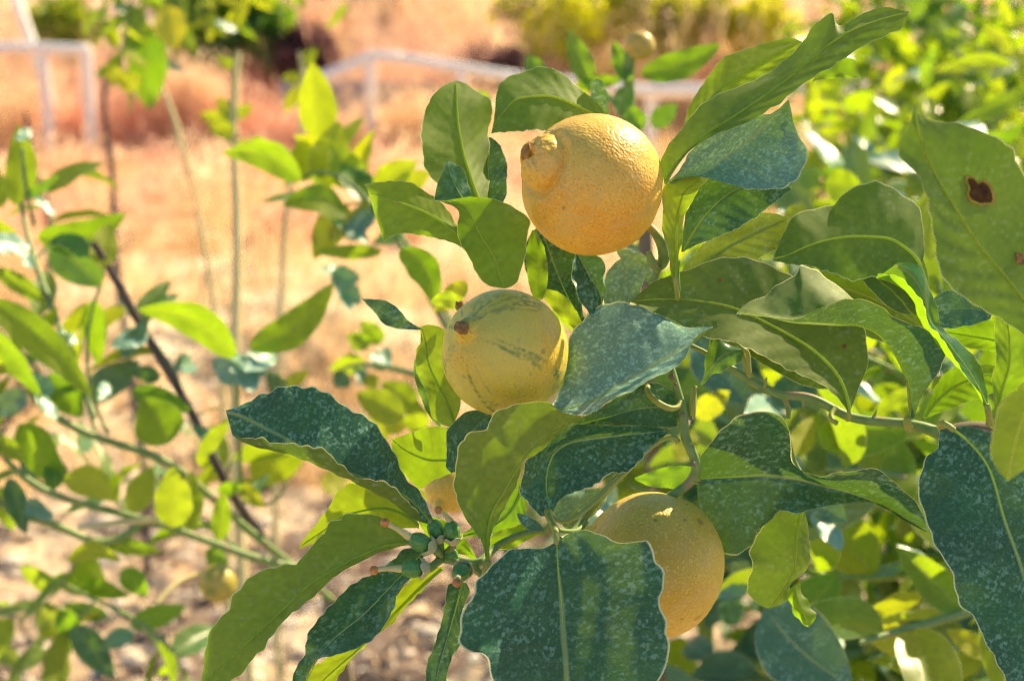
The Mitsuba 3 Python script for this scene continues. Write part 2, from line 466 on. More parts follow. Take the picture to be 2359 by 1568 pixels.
def px_dir(dx, dy, dd):
    """Direction: dx right, dy down in the picture, dd towards the camera."""
    v = dx * RIGHT - dy * UP - dd * FWD
    return v / np.linalg.norm(v)


def lemon(x, y, d, rpx, axis, label, green=0., base=None, blend=1, **k):
    z = DIST - d * .01
    c = at(x, y, z)
    R = rpx * K * z
    key = newkey(None, 'lemon')
    m, ax, a, b = lemon_mesh(c, axis, R, **k)
    mat = key + '_skin'
    kw = {} if base is None else {'base': base}
    col = skin(c, ax, a, b, green, seed=k.get('seed', 0), **kw)
    scene[mat] = solid(col, .42, .5, bump=lemon_bump if blend else None)
    scene[key + '__peel'] = mikit.ply(m, mat, smooth=True)
    tag(key, label, 'lemon', 'lemons hanging on the tree')
    return key, m, R, ax, a, b


LOP1 = px_dir(.75, .65, 0)
k1, c1, R1, ax1, a1, b1 = lemon(1364, 426, 0, 163, px_dir(-.80, -.33, .50), 'large orange yellow lemon at the top with a thick stubby nipple', seed=3, nip=(.36, .15, .9), furrow=(.45, .07, .12), rough_tip=.05, lop=LOP1, elong=1.0)
k2, c2, R2, ax2, a2, b2 = lemon(1163, 813, -.4, 146, px_dir(-.60, -.38, .72), 'round yellow lemon with green streaks in the middle of the picture', green=1., seed=5, nip=(.18, .12, .2), furrow=(.30, .09, .02), base=((.76, .50, .035), (.78, .60, .075)))
k3, c3, R3, ax3, a3, b3 = lemon(1502, 1302, -1.6, 164, px_dir(-.35, .93, .1), 'plain yellow lemon half hidden behind a big dark leaf', seed=9, nip=(.2, .08, .2), furrow=(.3, .1, .02), elong=1.04, base=((.62, .42, .045), (.66, .49, .08)))
k4, *_ = lemon(1040, 1118, -11, 62, px_dir(-.3, .6, .5), 'small blurred lemon peeping out behind the leaves left of the middle', seed=12, blend=0, base=((.60, .44, .06), (.64, .50, .09)))
# nipple scars and stems
def knob(parent, name, c, axis, r, h, mat, seed=0, n=18):
    axis = axis / np.linalg.norm(axis)
    prof = np.array([[0, 0], [r, 0], [r * 1.05, h * .4], [r * .8, h * .9], [r * .35, h], [0, h * .8]])
    m = trimesh.creation.revolve(prof, sections=20)
    m = m.subdivide()
    v = m.vertices
    v = v * (1 + .25 * (meshkit.noise(v / r * 1.7 + seed, seed)[:, None] - .5))
    M = trimesh.geometry.align_vectors([0, 0, 1], axis)
    return put(parent, name, trimesh.Trimesh(c + v @ M[:3, :3].T, m.faces, process=False), mat)


tipdir = px_dir(-.85, -.40, .30)
def on(m, x, y):
    q = m.vertices - CAM
    z = q @ FWD
    d = np.hypot(1179 + (q @ RIGHT) / z / K - x, 784 - (q @ UP) / z / K - y)
    i = np.argmin(d + 1e3 * (z > np.median(z)))
    return np.array(m.vertices[i]), np.array(m.vertex_normals[i])


pn, nn1 = on(c1, 1214, 352)
knob(k1, 'nipple_scar', pn - nn1 * R1 * .03, px_dir(-.95, -.2, .3), R1 * .12, R1 * .07, 'nub_mat', 2)
pn2, nn2 = on(c2, 1071, 756)
knob(k2, 'nipple_scar', pn2 - nn2 * R2 * .02, px_dir(-.75, -.1, .6), R2 * .10, R2 * .17, 'scar_mat', 3)

# ------------------------------------------------------------------ the lemon tree: traced leaves near the focal plane
LT = 'lemon_tree'
tag(LT, 'lemon tree in front with dusty curled leaves and three ripe lemons', 'tree')
# upper left group
L(['1100,470 1010,430 976,372 968,320 975,270 992,226 1015,200 1047,187', '1105,470 1080,400 1062,330 1052,260 1049,187', '1118,470 1128,400 1126,317 1136,265 1132,235 1100,210 1075,192 1051,187'], 1, 'under', (-1.5, -3.2), [.8, 0, -1.2], dust_sheen=.5)
L(['1410,292 1364,226 1320,190 1280,166 1244,156 1190,165 1156,186 1142,219 1138,262 1131,306', '1408,296 1340,250 1260,222 1195,228 1160,258 1132,307', '1405,300 1330,305 1270,304 1222,302 1170,304 1133,309'], 1, 'under', (-3.2, -1.2), [-.8, 0, .4], dust_sheen=.5)
L(['1398,272 1370,240 1358,200 1362,188 1375,182', '1400,272 1385,230 1377,183', '1402,271 1402,240 1397,211 1388,190 1379,183'], 1, 'top', (-3.5, -3.2), [-.3, 0, .3], dust_sheen=.9, n=40)
L(['1120,490 1090,420 1085,370 1100,330 1127,317', '1125,490 1120,420 1118,370 1129,317', '1150,485 1168,430 1168,390 1154,339 1133,317'], 1, 'top', (-2.5, -3.6), [0, 0, .3], dust_sheen=0.75)
L(['1078,560 1040,500 992,447 960,428 937,421 870,418 840,424', '1080,568 1000,500 930,470 848,444', '1080,580 1061,570 1030,556 999,547 965,540 941,540 897,547 882,556 876,535 860,480'], 1, 'under', (.4, -1.4), [-.7, 0, .2], dust_sheen=.4, yel=.05)
L(['1085,478 1040,470 1000,462 1003,440 1014,405 1029,371', '1085,476 1055,440 1030,371', '1086,475 1083,440 1070,398 1050,378 1031,370'], 1, 'top', (1.0, .3), [.2, 0, -.3], dust_sheen=.55, teeth=.0022)
L(['1160,664 1123,657 1087,609 1065,569 1052,528 1054,492 1029,468 1000,461', '1163,664 1155,650 1138,595 1101,533 1090,508 1060,470 1030,462', '1166,664 1189,653 1203,613 1214,558 1221,510 1193,484 1138,459 1080,452'], 1, 'under', (.2, 1.6), [.4, 0, -.5], dust_sheen=.45)
# top right group
L(['1575,300 1590,237 1622,182 1662,139 1717,109 1765,97 1823,89 1845,95', '1575,302 1620,250 1680,190 1760,140 1846,96', '1578,305 1640,265 1710,225 1790,160 1848,98'], 1, 'under', (-1.5, -2.2), [-.9, 0, .2], yel=.12, dust_sheen=.3)
L(['1530,425 1522,400 1520,383 1531,343 1560,303 1600,255 1644,222 1695,204 1754,179 1801,139 1848,91 1885,47 1916,31 1924,54 1936,61 1972,40 1998,29 2020,18 2045,16 2067,20 2092,27', '1532,426 1560,380 1610,325 1690,270 1772,213 1850,150 1918,98 1990,60 2093,29', '1536,424 1571,357 1644,313 1717,281 1754,255 1819,215 1881,175 1947,135 1991,106 2045,80 2078,68 2084,48 2094,30'], 1, 'under', (.8, .4), [-.9, 0, .5], dust_sheen=0.58, yel=.06)
L(['1870,190 1890,160 1925,138 1950,134 1970,142 1976,160 1986,182', '1872,188 1920,168 1987,182', '1874,187 1910,182 1940,179 1987,184'], 1, 'under', (-1.8, -2.4), dust_sheen=.3, n=40)
# dusty folded leaf below it
L(['1535,418 1575,380 1604,335 1640,300 1680,262 1716,224 1732,222 1738,240 1740,262 1765,268 1790,255 1813,230', '1540,420 1580,409 1615,401 1665,366 1717,328 1770,280 1815,231', '1548,424 1590,404 1662,422 1735,431 1790,437 1823,423 1852,386 1860,357 1843,321 1830,284 1818,231'], 1, 'top', (-.2, -.8), [.9, -.6, .5], dust_sheen=1.0, teeth=.0022)
L(['1568,580 1575,510 1590,467 1612,430 1660,400 1750,390 1823,432', '1572,580 1600,530 1630,490 1688,440 1740,420 1824,434', '1575,580 1620,558 1673,540 1732,507 1790,463 1825,436'], 1, 'top', (-1.6, -2.2), [-.2, 0, .2], dust_sheen=0.68)
L(['1560,640 1600,580 1640,545 1700,505 1754,489 1812,500', '1570,645 1640,590 1720,545 1812,503', '1590,660 1660,640 1740,600 1800,560 1814,506'], 1, 'top', (-2.8, -3.4), yel=.35, dust_sheen=.6)
L(['1546,640 1536,580 1524,500 1522,450 1540,418 1575,408 1612,405', '1556,640 1556,580 1556,520 1572,450 1614,415', '1564,640 1566,580 1572,530 1582,485 1608,442 1618,422'], 1, 'under', (-.6, -.4), [.4, 0, -.3], dust_sheen=.3, yel=.1, pet=(1560, 690, -1.5))
# right group
L(['2122,612 2129,560 2128,515 2118,474 2082,450 2053,430 2016,421 1972,430 1936,452 1920,471 1881,478 1837,489 1808,529 1790,569 1778,596', '2120,616 2090,575 2040,548 1970,545 1910,552 1860,568 1810,590 1779,598', '2117,620 2060,634 2020,637 1972,646 1918,630 1860,615 1810,607 1780,601'], 1, 'under', (-2.5, -1.5), [-1.2, 0, .4], dust_sheen=0.6, yel=.02)
lk, LG = L(['2420,830 2300,732 2209,684 2172,650 2152,590 2151,540 2145,470 2111,405 2067,352 2067,337 2096,277 2104,243', '2440,800 2319,642 2264,577 2200,480 2140,370 2112,290 2105,244', '2470,760 2440,600 2400,450 2348,383 2319,335 2264,303 2209,284 2155,277 2120,262 2106,243'], 1, 'under', (9, 13), [.6, 0, -1.0], dust_sheen=0.62, wave=.0014)
mk, MG = L(['1952,950 1910,901 1863,872 1790,836 1710,799 1615,774 1553,741 1490,715 1452,697', '1955,950 1940,890 1880,815 1780,750 1650,700 1550,690 1453,695', '1958,948 1985,880 2003,832 1995,770 1900,680 1805,624 1750,597 1703,591 1644,597 1590,617 1500,650 1452,693'], 1, 'under', (-.8, -1.6), [.9, 0, -.9], dust_sheen=0.85, pet=(1950, 962, -1.2), yel=.02)
L(['2092,962 2092,900 2085,830 2050,745 2000,712 1969,690 1943,660 1910,635 1870,613 1845,608 1834,628 1790,657 1761,682 1724,693 1696,722', '2090,966 2096,916 2093,887 2074,836 2045,799 2005,764 1961,748 1900,745 1830,742 1754,727 1696,724', '2105,968 2125,912 2147,879 2169,843 2177,803 2160,775 2118,744 2067,728 2027,703 1983,693 1936,699 1881,714 1826,732 1760,727 1697,726'], 1, 'under', (-.2, 1.6), [-1.5, 0, 1.3], dust_sheen=.8, pet=(2098, 985, -.9), petr=.0019, bow=.4)
L(['2278,935 2266,865 2213,781 2160,748 2150,690 2140,639 2118,609 2090,604 2067,606', '2272,935 2238,868 2180,786 2140,735 2125,680 2105,640 2062,608', '2266,936 2228,872 2191,832 2147,777 2118,741 2100,690 2060,655 2018,640', '2268,934 2232,866 2196,815 2160,770 2140,745 2128,700 2105,668 2060,632 2024,628'], 1, 'top', (.2, 2.2), [-.8, -.2, .5, 1.1], dust_sheen=.3, pet=(2280, 975, -.4), petr=.0015)
L(['2285,715 2240,690 2185,668 2170,673 2147,690', '2285,720 2220,710 2140,720', '2280,735 2220,752 2170,757 2140,740'], 1, 'top', (-2, -2.5), [0, 0, .3], dust_sheen=.95, n=40)
L(['2420,800 2330,735 2250,738 2200,752 2168,762', '2420,815 2320,790 2240,775 2168,764', '2420,830 2320,812 2250,805 2190,790 2168,766'], 1, 'under', (-1.6, -2.2), dust_sheen=.3, yel=.0)
L(['2280,985 2285,900 2292,800 2290,722 2300,700', '2284,985 2305,900 2325,820 2305,700', '2290,985 2340,900 2380,820 2370,740 2310,698'], 1, 'under', (-.6, 1), [.4, 0, -.4], dust_sheen=.25, yel=.08)
L(['2125,960 2150,900 2180,855 2230,838 2300,840 2400,850', '2128,962 2200,890 2280,862 2400,855', '2130,965 2220,930 2300,900 2400,862'], 1, 'under', (-1.5, -2.5), dust_sheen=.3, yel=0)
# centre
L(['1268,935 1296,880 1304,832 1313,777 1340,745 1372,705 1404,696 1437,695 1455,704 1484,702 1506,719 1539,731 1568,747 1597,752 1640,751', '1275,945 1340,933 1420,890 1510,838 1580,795 1641,752', '1290,952 1335,956 1371,953 1393,934 1422,908 1459,898 1495,879 1535,857 1571,825 1608,777 1641,755'], 1, 'top', (.9, .6), [-2.6, 0, 1.5], dust_sheen=1.0, wave=.001)
L(['1117,1290 1112,1258 1097,1229 1071,1189 1053,1142 1046,1105 1047,1088 1052,1040 1066,1010 1090,992 1120,989 1134,959 1167,941 1211,927 1255,923 1290,945 1345,957', '1122,1295 1120,1250 1134,1178 1160,1134 1200,1060 1260,1005 1345,959', '1127,1290 1131,1244 1145,1200 1166,1156 1192,1116 1203,1083 1203,1068 1240,1040 1284,1003 1338,963'], 1, 'under', (2.2, 1.8), [1.2, 0, -.6], bow=.5, dust_sheen=0.6, pet=(1118, 1330, 1.8), petr=.002, yel=.06)
L(['1001,1199 977,1149 962,1125 937,1109 901,1025 857,967 820,952 784,927 758,905 729,894 700,890 682,885 642,888 627,901 602,908 583,919 547,934 519,945', '992,1202 960,1165 915,1130 860,1108 800,1088 740,1055 680,1022 610,985 547,952 520,946', '984,1206 940,1187 907,1158 867,1136 838,1122 809,1106 776,1092 740,1078 692,1060 649,1045 594,1031 557,1018 536,1000', '982,1202 951,1164 926,1135 907,1116 878,1107 849,1104 813,1104 802,1089 777,1060 762,1038 740,1026 715,1029 693,1027 667,1019 634,1019 602,1007 565,1005 537,998'], 1, 'top', (1.6, 2.6), [-1.3, 0, .9, 1.5], dust_sheen=.85, teeth=.0022, pet=(1012, 1235, 1.3))
L(['965,1206 940,1165 900,1130 813,1113 772,1138 758,1167 732,1200 707,1229 688,1259', '965,1210 880,1170 800,1185 740,1225 688,1260', '965,1218 900,1216 830,1230 780,1240 730,1250 690,1263'], 1, 'under', (.2, -.5), dust_sheen=.1, yel=.25)
L(['940,1244 904,1211 878,1186 834,1178 791,1182 783,1193 758,1206 752,1218 732,1244 718,1258 696,1288 670,1302 634,1302 594,1311 572,1324 557,1346 539,1371 528,1404 503,1426 485,1448 474,1488 466,1532 455,1600', '940,1250 885,1258 820,1285 740,1331 649,1408 576,1474 503,1543 450,1605', '939,1256 886,1268 831,1297 776,1326 722,1370 685,1402 649,1443 612,1483 576,1519 561,1545 510,1580 450,1610'], 1, 'under', (1.5, 3.6), [-.9, 0, .5], dust_sheen=0.5, pet=(975, 1258, 1.2), yel=.08, teeth=.0022)
L(['978,1258 937,1260 904,1288 849,1328 795,1357 758,1393 729,1426 707,1463 700,1503 681,1528 668,1600', '985,1260 940,1310 880,1370 830,1420 770,1470 725,1530 690,1600', '990,1262 965,1300 944,1335 918,1360 907,1390 886,1444 867,1466 831,1485 776,1503 732,1521 714,1547 700,1600'], 1, 'top', (.8, 1.8), [-.6, 0, .9], dust_sheen=.8)
L(['1020,1303 975,1310 944,1337 915,1365 900,1400 850,1450 760,1510 705,1555 690,1620', '1021,1306 970,1350 910,1410 840,1480 740,1570 695,1620', '1022,1309 1010,1320 977,1353 933,1401 895,1440 845,1482 800,1530 760,1580 700,1622'], 1, 'under', (.4, .6), dust_sheen=.2, yel=.25)
L(['1060,1340 1031,1346 1024,1390 1013,1444 995,1495 980,1543 985,1610', '1065,1340 1050,1400 1030,1470 1010,1540 1000,1610', '1075,1342 1082,1360 1071,1390 1060,1426 1063,1477 1039,1517 1025,1610'], 1, 'top', (1, 1.4), dust_sheen=0.75)
L(['1278,1248 1238,1262 1187,1262 1165,1273 1139,1291 1117,1313 1092,1346 1085,1382 1070,1392 1059,1422 1059,1466 1077,1488 1103,1495 1121,1517 1130,1570 1200,1640 1305,1680', '1282,1248 1285,1306 1292,1379 1297,1452 1303,1543 1308,1680', '1288,1247 1300,1232 1325,1221 1347,1219 1384,1229 1413,1244 1442,1248 1492,1242 1500,1266 1508,1288 1526,1317 1530,1346 1519,1375 1529,1415 1540,1470 1544,1506 1526,1554 1470,1640 1315,1682'], 1, 'top', (3.0, 6.5), [.9, -.3, .9], dust_sheen=.75, wave=.0016, pet=(1262, 1175, .8), petr=.0016, teeth=.0022)
L(['1268,1190 1245,1190 1230,1174 1212,1153 1194,1127 1198,1102 1206,1062 1240,1030 1280,1000 1330,972 1450,978 1537,988', '1272,1185 1258,1110 1272,1050 1310,1020 1380,1008 1460,999 1539,991', '1276,1170 1303,1142 1347,1127 1380,1110 1413,1091 1438,1091 1488,1043 1532,1003 1540,994'], 1, 'top', (.8, -.6), [.7, -.3, .3], dust_sheen=.8, pet=(1562, 1018, -.8))
L(['1300,980 1380,940 1440,905 1500,880 1550,900', '1300,985 1400,960 1480,940 1560,935', '1300,990 1400,985 1500,985 1555,985 1562,940'], 1, 'top', (-.8, -1.8), dust_sheen=0.8)
L(['1604,1100 1606,1058 1622,1032 1655,994 1688,967 1732,949 1764,947 1797,963 1816,989 1821,1025 1825,1056 1863,1087 1899,1094 1936,1089 1965,1087 2001,1080 2027,1087 2060,1113 2089,1134 2111,1153 2134,1221', '1606,1104 1640,1100 1681,1098 1754,1094 1826,1102 1900,1120 1960,1136 2020,1158 2080,1190 2134,1223', '1604,1108 1606,1150 1625,1200 1650,1244 1662,1277 1695,1281 1717,1269 1735,1251 1746,1222 1775,1193 1790,1174 1826,1178 1881,1166 1918,1164 1965,1160 2001,1158 2038,1171 2067,1189 2104,1211 2133,1225'], 1, 'top', (-3.4, .2), [1.7, -.2, .2], dust_sheen=0.85, pet=(1600, 1095, -3.5), teeth=.0022)
hk, HG = L(['1850,1165 1800,1160 1761,1204 1739,1244 1724,1273 1732,1298 1721,1335 1721,1360 1735,1382 1765,1399', '1850,1165 1835,1230 1830,1300 1800,1360 1770,1400', '1850,1165 1860,1215 1867,1251 1863,1288 1845,1324 1819,1353 1814,1376 1775,1399'], 1, 'under', (-3.2, -3.8), [.4, 0, -.5], dust_sheen=0.7)
L(['1842,1340 1850,1370 1862,1390 1878,1411 1871,1436 1860,1443', '1832,1345 1838,1385 1852,1415 1862,1443', '1822,1352 1814,1366 1823,1400 1838,1426 1860,1443'], 1, 'under', (-3.6, -3.0), [0, .3, 0], dust_sheen=.2, n=40, rib=False)
L(['2160,990 2158,1029 2133,1050 2122,1087 2114,1134 2125,1178 2140,1229 2155,1269 2191,1324 2209,1379 2246,1422 2264,1470 2293,1521 2330,1600 2400,1690', '2190,985 2280,1080 2315,1200 2350,1300 2390,1450 2410,1690', '2230,980 2320,1010 2400,1080 2460,1200 2500,1350 2480,1500 2420,1690'], 1, 'top', (3, 6.5), [.5, 0, -.4], dust_sheen=.8, wave=.0015, pet=(2165, 1004, -.6), petr=.0018)
L(['2330,900 2300,940 2283,1000 2282,1045 2300,1085 2320,1106', '2390,900 2350,980 2330,1050 2321,1107', '2440,900 2420,980 2370,1070 2322,1107'], 1, 'under', (17, 15), dust_sheen=.75, yel=.08, n=40)
L(['1713,803 1670,790 1640,778 1632,790 1626,830 1612,888', '1714,805 1670,815 1640,845 1611,889', '1714,808 1705,830 1692,840 1650,860 1612,890'], 1, 'top', (-1.4, -1.2), [0, .3, 0], dust_sheen=.6, n=40, pet=(1724, 860, -1.6))
# around the middle lemon
L(['972,757 945,742 919,713 883,691 834,688', '972,758 935,745 885,722 834,689', '970,760 916,757 883,745 864,722 835,690'], 1, 'top', (-.8, -1.5), dust_sheen=0.8, n=40)
L(['1045,985 1012,975 992,952 985,908 963,868 956,836 959,806 968,790 965,752', '1045,975 1030,930 1005,880 985,830 980,790 970,752', '1050,962 1062,923 1045,880 1035,830 1028,790 1020,757 985,747'], 1, 'under', (-1.6, -2.2), dust_sheen=.4, yel=.2)
L(['1012,985 990,960 965,905 952,850 960,815', '1014,985 995,940 975,880 962,815', '1016,985 1005,930 985,870 970,815'], 1, 'top', (-2.4, -2.8), dust_sheen=.5, n=40)
L(['1060,1085 1000,1105 969,1125 930,1090 905,1050 901,1012', '1062,1060 1000,1060 940,1040 903,1010', '1062,1020 1040,985 999,981 950,995 904,1009'], 1, 'under', (-1.6, -2.2), dust_sheen=.2, yel=.12)
L(['1040,1090 1026,1070 1030,1000 1040,978 1083,945 1130,950', '1045,1085 1060,1030 1090,990 1132,955', '1052,1080 1080,1060 1120,1020 1140,960'], 1, 'top', (.2, -1), [0, -.4, 0], dust_sheen=.9)
L(['1345,760 1290,705 1230,650 1205,600 1215,550 1240,520', '1348,755 1310,690 1280,620 1245,520', '1352,750 1340,690 1345,620 1320,560 1250,518'], 1, 'top', (-2.6, -3.6), [.2, 0, -.2], dust_sheen=0.85)
L(['1366,735 1335,690 1318,640 1317,615 1328,585', '1378,730 1385,690 1360,640 1329,585', '1388,700 1393,660 1390,600 1340,583'], 1, 'top', (-1.6, -2.6), [.3, -.3, 0], dust_sheen=0.85)
L(['1400,730 1390,690 1393,640 1422,600 1440,590', '1420,730 1430,680 1440,640 1442,592', '1450,700 1478,660 1488,625 1460,598 1445,590'], 1, 'top', (-3, -3.6), dust_sheen=1.0, yel=.1)
L(['1470,640 1440,610 1425,590 1418,575', '1490,650 1470,610 1420,575', '1515,660 1500,610 1470,580 1422,574'], 1, 'top', (-3.6, -4), dust_sheen=1.0, n=40, yel=.2)
L(['1230,690 1215,640 1212,590 1225,530', '1240,690 1235,640 1240,590 1228,530', '1250,690 1262,640 1258,590 1232,530'], 1, 'under', (-2.2, -2.8), dust_sheen=.3, n=40)
L(['1340,770 1290,730 1255,690 1240,665', '1342,766 1300,715 1242,664', '1346,762 1330,720 1290,675 1244,663'], 1, 'under', (-1.8, -2.4), dust_sheen=.2, yel=.2, n=40)
# below, behind the fruitlets
L(['1100,1290 1070,1240 1035,1205 1000,1190 960,1180', '1102,1292 1060,1255 1010,1230 960,1185', '1105,1295 1060,1275 1010,1262 962,1190'], 1, 'under', (.6, -.4), dust_sheen=.3, n=40)
L(['1255,1217 1210,1205 1170,1215 1130,1235 1120,1260', '1256,1222 1200,1228 1122,1262', '1257,1228 1220,1240 1170,1265 1124,1264'], 1, 'under', (.4, .4), dust_sheen=.2, yel=.1, n=40)
L(['1258,1222 1225,1222 1200,1205 1190,1182', '1256,1222 1230,1208 1192,1182', '1254,1222 1245,1208 1220,1190 1194,1181'], 1, 'top', (1.0, 1.0), dust_sheen=.9, n=40, rib=False)
L(['1200,1100 1160,1130 1120,1180 1060,1230 1040,1235', '1205,1110 1180,1170 1120,1215 1042,1236', '1215,1120 1210,1190 1150,1225 1044,1238'], 1, 'top', (-1.2, -1.4), dust_sheen=.4)
L(['1300,1215 1270,1180 1280,1140 1340,1128 1400,1120', '1302,1217 1330,1170 1402,1122', '1306,1220 1350,1200 1390,1160 1405,1124'], 1, 'top', (-3.5, -4.5), dust_sheen=1., yel=.15)
L(['1600,1075 1550,1072 1500,1085 1460,1100', '1598,1085 1540,1095 1462,1102', '1590,1095 1560,1125 1500,1120 1464,1106'], 1, 'top', (-2.6, -3), dust_sheen=.4, n=40)

# stems
def stem(pts, r, name='twig', mat='twig_mat', sides=12, knots=.35):
    q = [at(x, y, DIST - d * .01) for x, y, d in pts]
    return put(LT, name, tube_mesh(q, [k * .86 for k in r], sides, n=14 * len(q), knots=knots, seed=len(pts)), mat)


stem([(1530, 780, -2.6), (1620, 810, -2.2), (1713, 868, -1.9), (1790, 905, -1.6), (1870, 918, -1.4), (1948, 956, -1.2), (2050, 972, -.9), (2110, 980, -.8), (2165, 1000, -.6)], [.0011, .0014, .0018, .0020, .0021, .0023, .0024, .0026, .0030], 'branch')
stem([(2165, 1000, -.6), (2230, 985, -.8), (2295, 988, -1.5), (2420, 1040, -5), (2620, 1200, -12), (2900, 1600, -18)], [.0030, .0034, .0040, .0055, .008, .011], 'branch', 'bark_mat')
stem([(1530, 800, -1.6), (1545, 845, -1.4), (1562, 900, -1.2), (1574, 950, -1.0), (1578, 1005, -.9), (1600, 1058, -.9), (1602, 1085, -1.0), (1580, 1118, -1.2), (1535, 1146, -1.5)], [.0016, .0018, .0019, .0019, .0021, .0022, .0022, .0021, .0020], 'branch')
stem([(1530, 800, -1.6), (1490, 730, -2.2), (1505, 650, -2.6), (1518, 600, -2.6)], [.0017, .0017, .0018, .0019])
stem([(1518, 612, -2.4), (1528, 580, -1.6), (1516, 548, -1.4), (1492, 520, -1.6)], [.0023, .0026, .0024, .0020])
stem([(1516, 622, -2.0), (1500, 600, -1.4), (1494, 580, -1.2)], [.0020, .0022, .0012])
stem([(1565, 690, -1.8), (1556, 640, -1.4), (1558, 600, -1.1)], [.0018, .0018, .0016])
stem([(1290, 1240, -1.0), (1345, 1195, -2.4), (1395, 1130, -2.8), (1432, 1092, -2.8), (1500, 1020, -2.6), (1570, 960, -1.6)], [.0012, .0018, .002, .002, .0018, .0018])
stem([(1010, 1284, 1.0), (1060, 1290, 1.0), (1100, 1295, 1.3), (1135, 1265, .6), (1250, 1220, .4), (1300, 1222, -.4), (1350, 1200, -2.2)], [.0020, .0021, .0020, .0016, .0013, .0013, .0014])
stem([(1120, 1335, 1.7), (1095, 1310, 1.5), (1075, 1295, 1.2)], [.0018, .0018, .0015])
stem([(1262, 1175, .8), (1266, 1200, .9), (1258, 1222, .5)], [.0012, .0013, .0013])
stem([(1800, 905, -1.6), (1812, 930, -1.8), (1815, 960, -2.4)], [.0016, .0012, .0010])
stem([(1926, 938, -1.1), (1918, 968, -.6), (1928, 975, -.5)], [.0014, .0013, .0011], mat='petiole_mat')
stem([(1600, 890, -1.2), (1596, 930, -1.0), (1594, 965, -1.0)], [.0015, .0016, .0013], mat='petiole_mat')
stem([(1492, 890, -1.4), (1520, 930, -.6), (1545, 940, -.6), (1568, 925, -1.0)], [.0012, .0014, .0015, .0012], mat='petiole_mat')
stem([(1710, 800, -1.8), (1717, 840, -1.7), (1728, 868, -1.8)], [.0010, .0012, .0014], mat='petiole_mat')
for x, y, d, r in ((1547, 868, -1.1, .0022), (1571, 955, -.8, .0016), (1596, 1068, -.7, .0018), (1556, 886, -1.0, .0012), (1592, 965, -.9, .0016)):
    knob(LT, 'bud', at(x, y, DIST - d * .01), px_dir(-.3, -.2, .8), r * .6, r * .8, 'bark_mat', 5)

knob(LT, 'bud', at(1062, 712, DIST + .030), px_dir(-.2, -.9, .1), .0022, .0038, 'scar_mat', 4)
# young fruit after flowering
def fruitlet(ov, r, ax, style, label, calyx=True):
    """ov: ovary centre, r: radius in picture points, ax: direction of the style, style: (tip x, y, depth) or None."""
    k = newkey(None, 'young_fruit')
    z = DIST - ov[2] * .01
    c = at(ov[0], ov[1], z); R = r * K * z
    ax = ax / np.linalg.norm(ax)
    M = trimesh.geometry.align_vectors([0, 0, 1], ax)[:3, :3]
    s = trimesh.creation.icosphere(3, 1.0)
    v = s.vertices * [R * .92, R * .92, R * 1.22]
    v = v * (1 + .03 * np.sin(8 * np.arctan2(v[:, 1], v[:, 0])))[:, None]
    scene[k + '__ovary'] = mikit.ply(trimesh.Trimesh(c + v @ M.T, s.faces, process=False), 'ovary_mat', smooth=True)
    if calyx:
        prof = np.array([[R * .35, -R * 1.75], [R * .62, -R * 1.5], [R * 1.0, -R * 1.15], [R * 1.12, -R * .82], [R * 1.04, -R * .78], [R * .8, -R * 1.0], [0, -R * 1.05]])
        q = trimesh.creation.revolve(prof, sections=30)
        w = q.vertices.copy()
        w[:, 2] += np.where(w[:, 2] > -R * 1.0, R * .14 * np.sin(5 * np.arctan2(w[:, 1], w[:, 0])), 0)
        scene[k + '__calyx'] = mikit.ply(trimesh.Trimesh(c + w @ M.T, q.faces, process=False), 'calyx_mat', smooth=40)
        e = c - ax * R * 1.7
        scene[k + '__stalk'] = mikit.ply(tube_mesh([e, e * .6 + .4 * HUB, HUB], [R * .42, R * .42, R * .5], 9, n=12), 'twig_mat', smooth=True)
    if style is not None:
        tip = at(style[0], style[1], DIST - style[2] * .01)
        st = c + ax * R * 1.1
        scene[k + '__style'] = mikit.ply(tube_mesh([st, st * .5 + tip * .5 + UP * .0004, tip], [R * .42, R * .26, R * .28], 9, n=14), 'style_mat', smooth=True)
        g = trimesh.creation.icosphere(3, R * .46)
        g.vertices *= (1 + .25 * (meshkit.noise(g.vertices / R * 4, 3)[:, None] - .5))
        scene[k + '__stigma'] = mikit.ply(trimesh.Trimesh(tip + g.vertices, g.faces, process=False), 'stigma_mat', smooth=True)
    tag(k, label, 'young fruit', 'young green fruit in one cluster')


HUB = at(1018, 1284, DIST - .010)
fruitlet((967, 1248, 2.2), 23, px_dir(-.85, -.45, .15), (886, 1203, 2.6), 'young green fruit with the longest pale style pointing up left')
fruitlet((1003, 1219, 1.5), 20, px_dir(-.3, -.9, .0), None, 'young green fruit without a style, behind the cluster')
fruitlet((1041, 1222, 1.8), 20, px_dir(-.12, -.95, .1), (1010, 1174, 1.8), 'young green fruit whose brown tipped style points upward')
fruitlet((950, 1309, 2.4), 23, px_dir(-.97, -.02, .15), (861, 1313, 2.8), 'young green fruit with its style pointing straight left')
fruitlet((1062, 1318, 2.6), 22, px_dir(-.25, .3, .9), (1052, 1342, 4.0), 'young green fruit facing the viewer with an orange brown stigma')
fruitlet((1038, 1280, 1.2), 19, px_dir(.2, -.5, .6), None, 'small dark green bud in the centre of the cluster', calyx=False)

for x, y, d, dx, dy in ((1760, 892, -1.6, .2, -1), (1850, 916, -1.4, -.1, 1), (2010, 966, -1.0, .3, -1), (2090, 978, -.8, -.2, 1), (1580, 1020, -.8, 1, .1), (1588, 1108, -1.0, 1, .3)):
    a = at(x, y, DIST - d * .01)
    v = px_dir(dx, dy, .3)
    put(LT, 'thorn', tube_mesh([a, a + v * .002, a + v * .0048], [.0011, .0007, .0002], 7, n=8), 'petiole_mat')
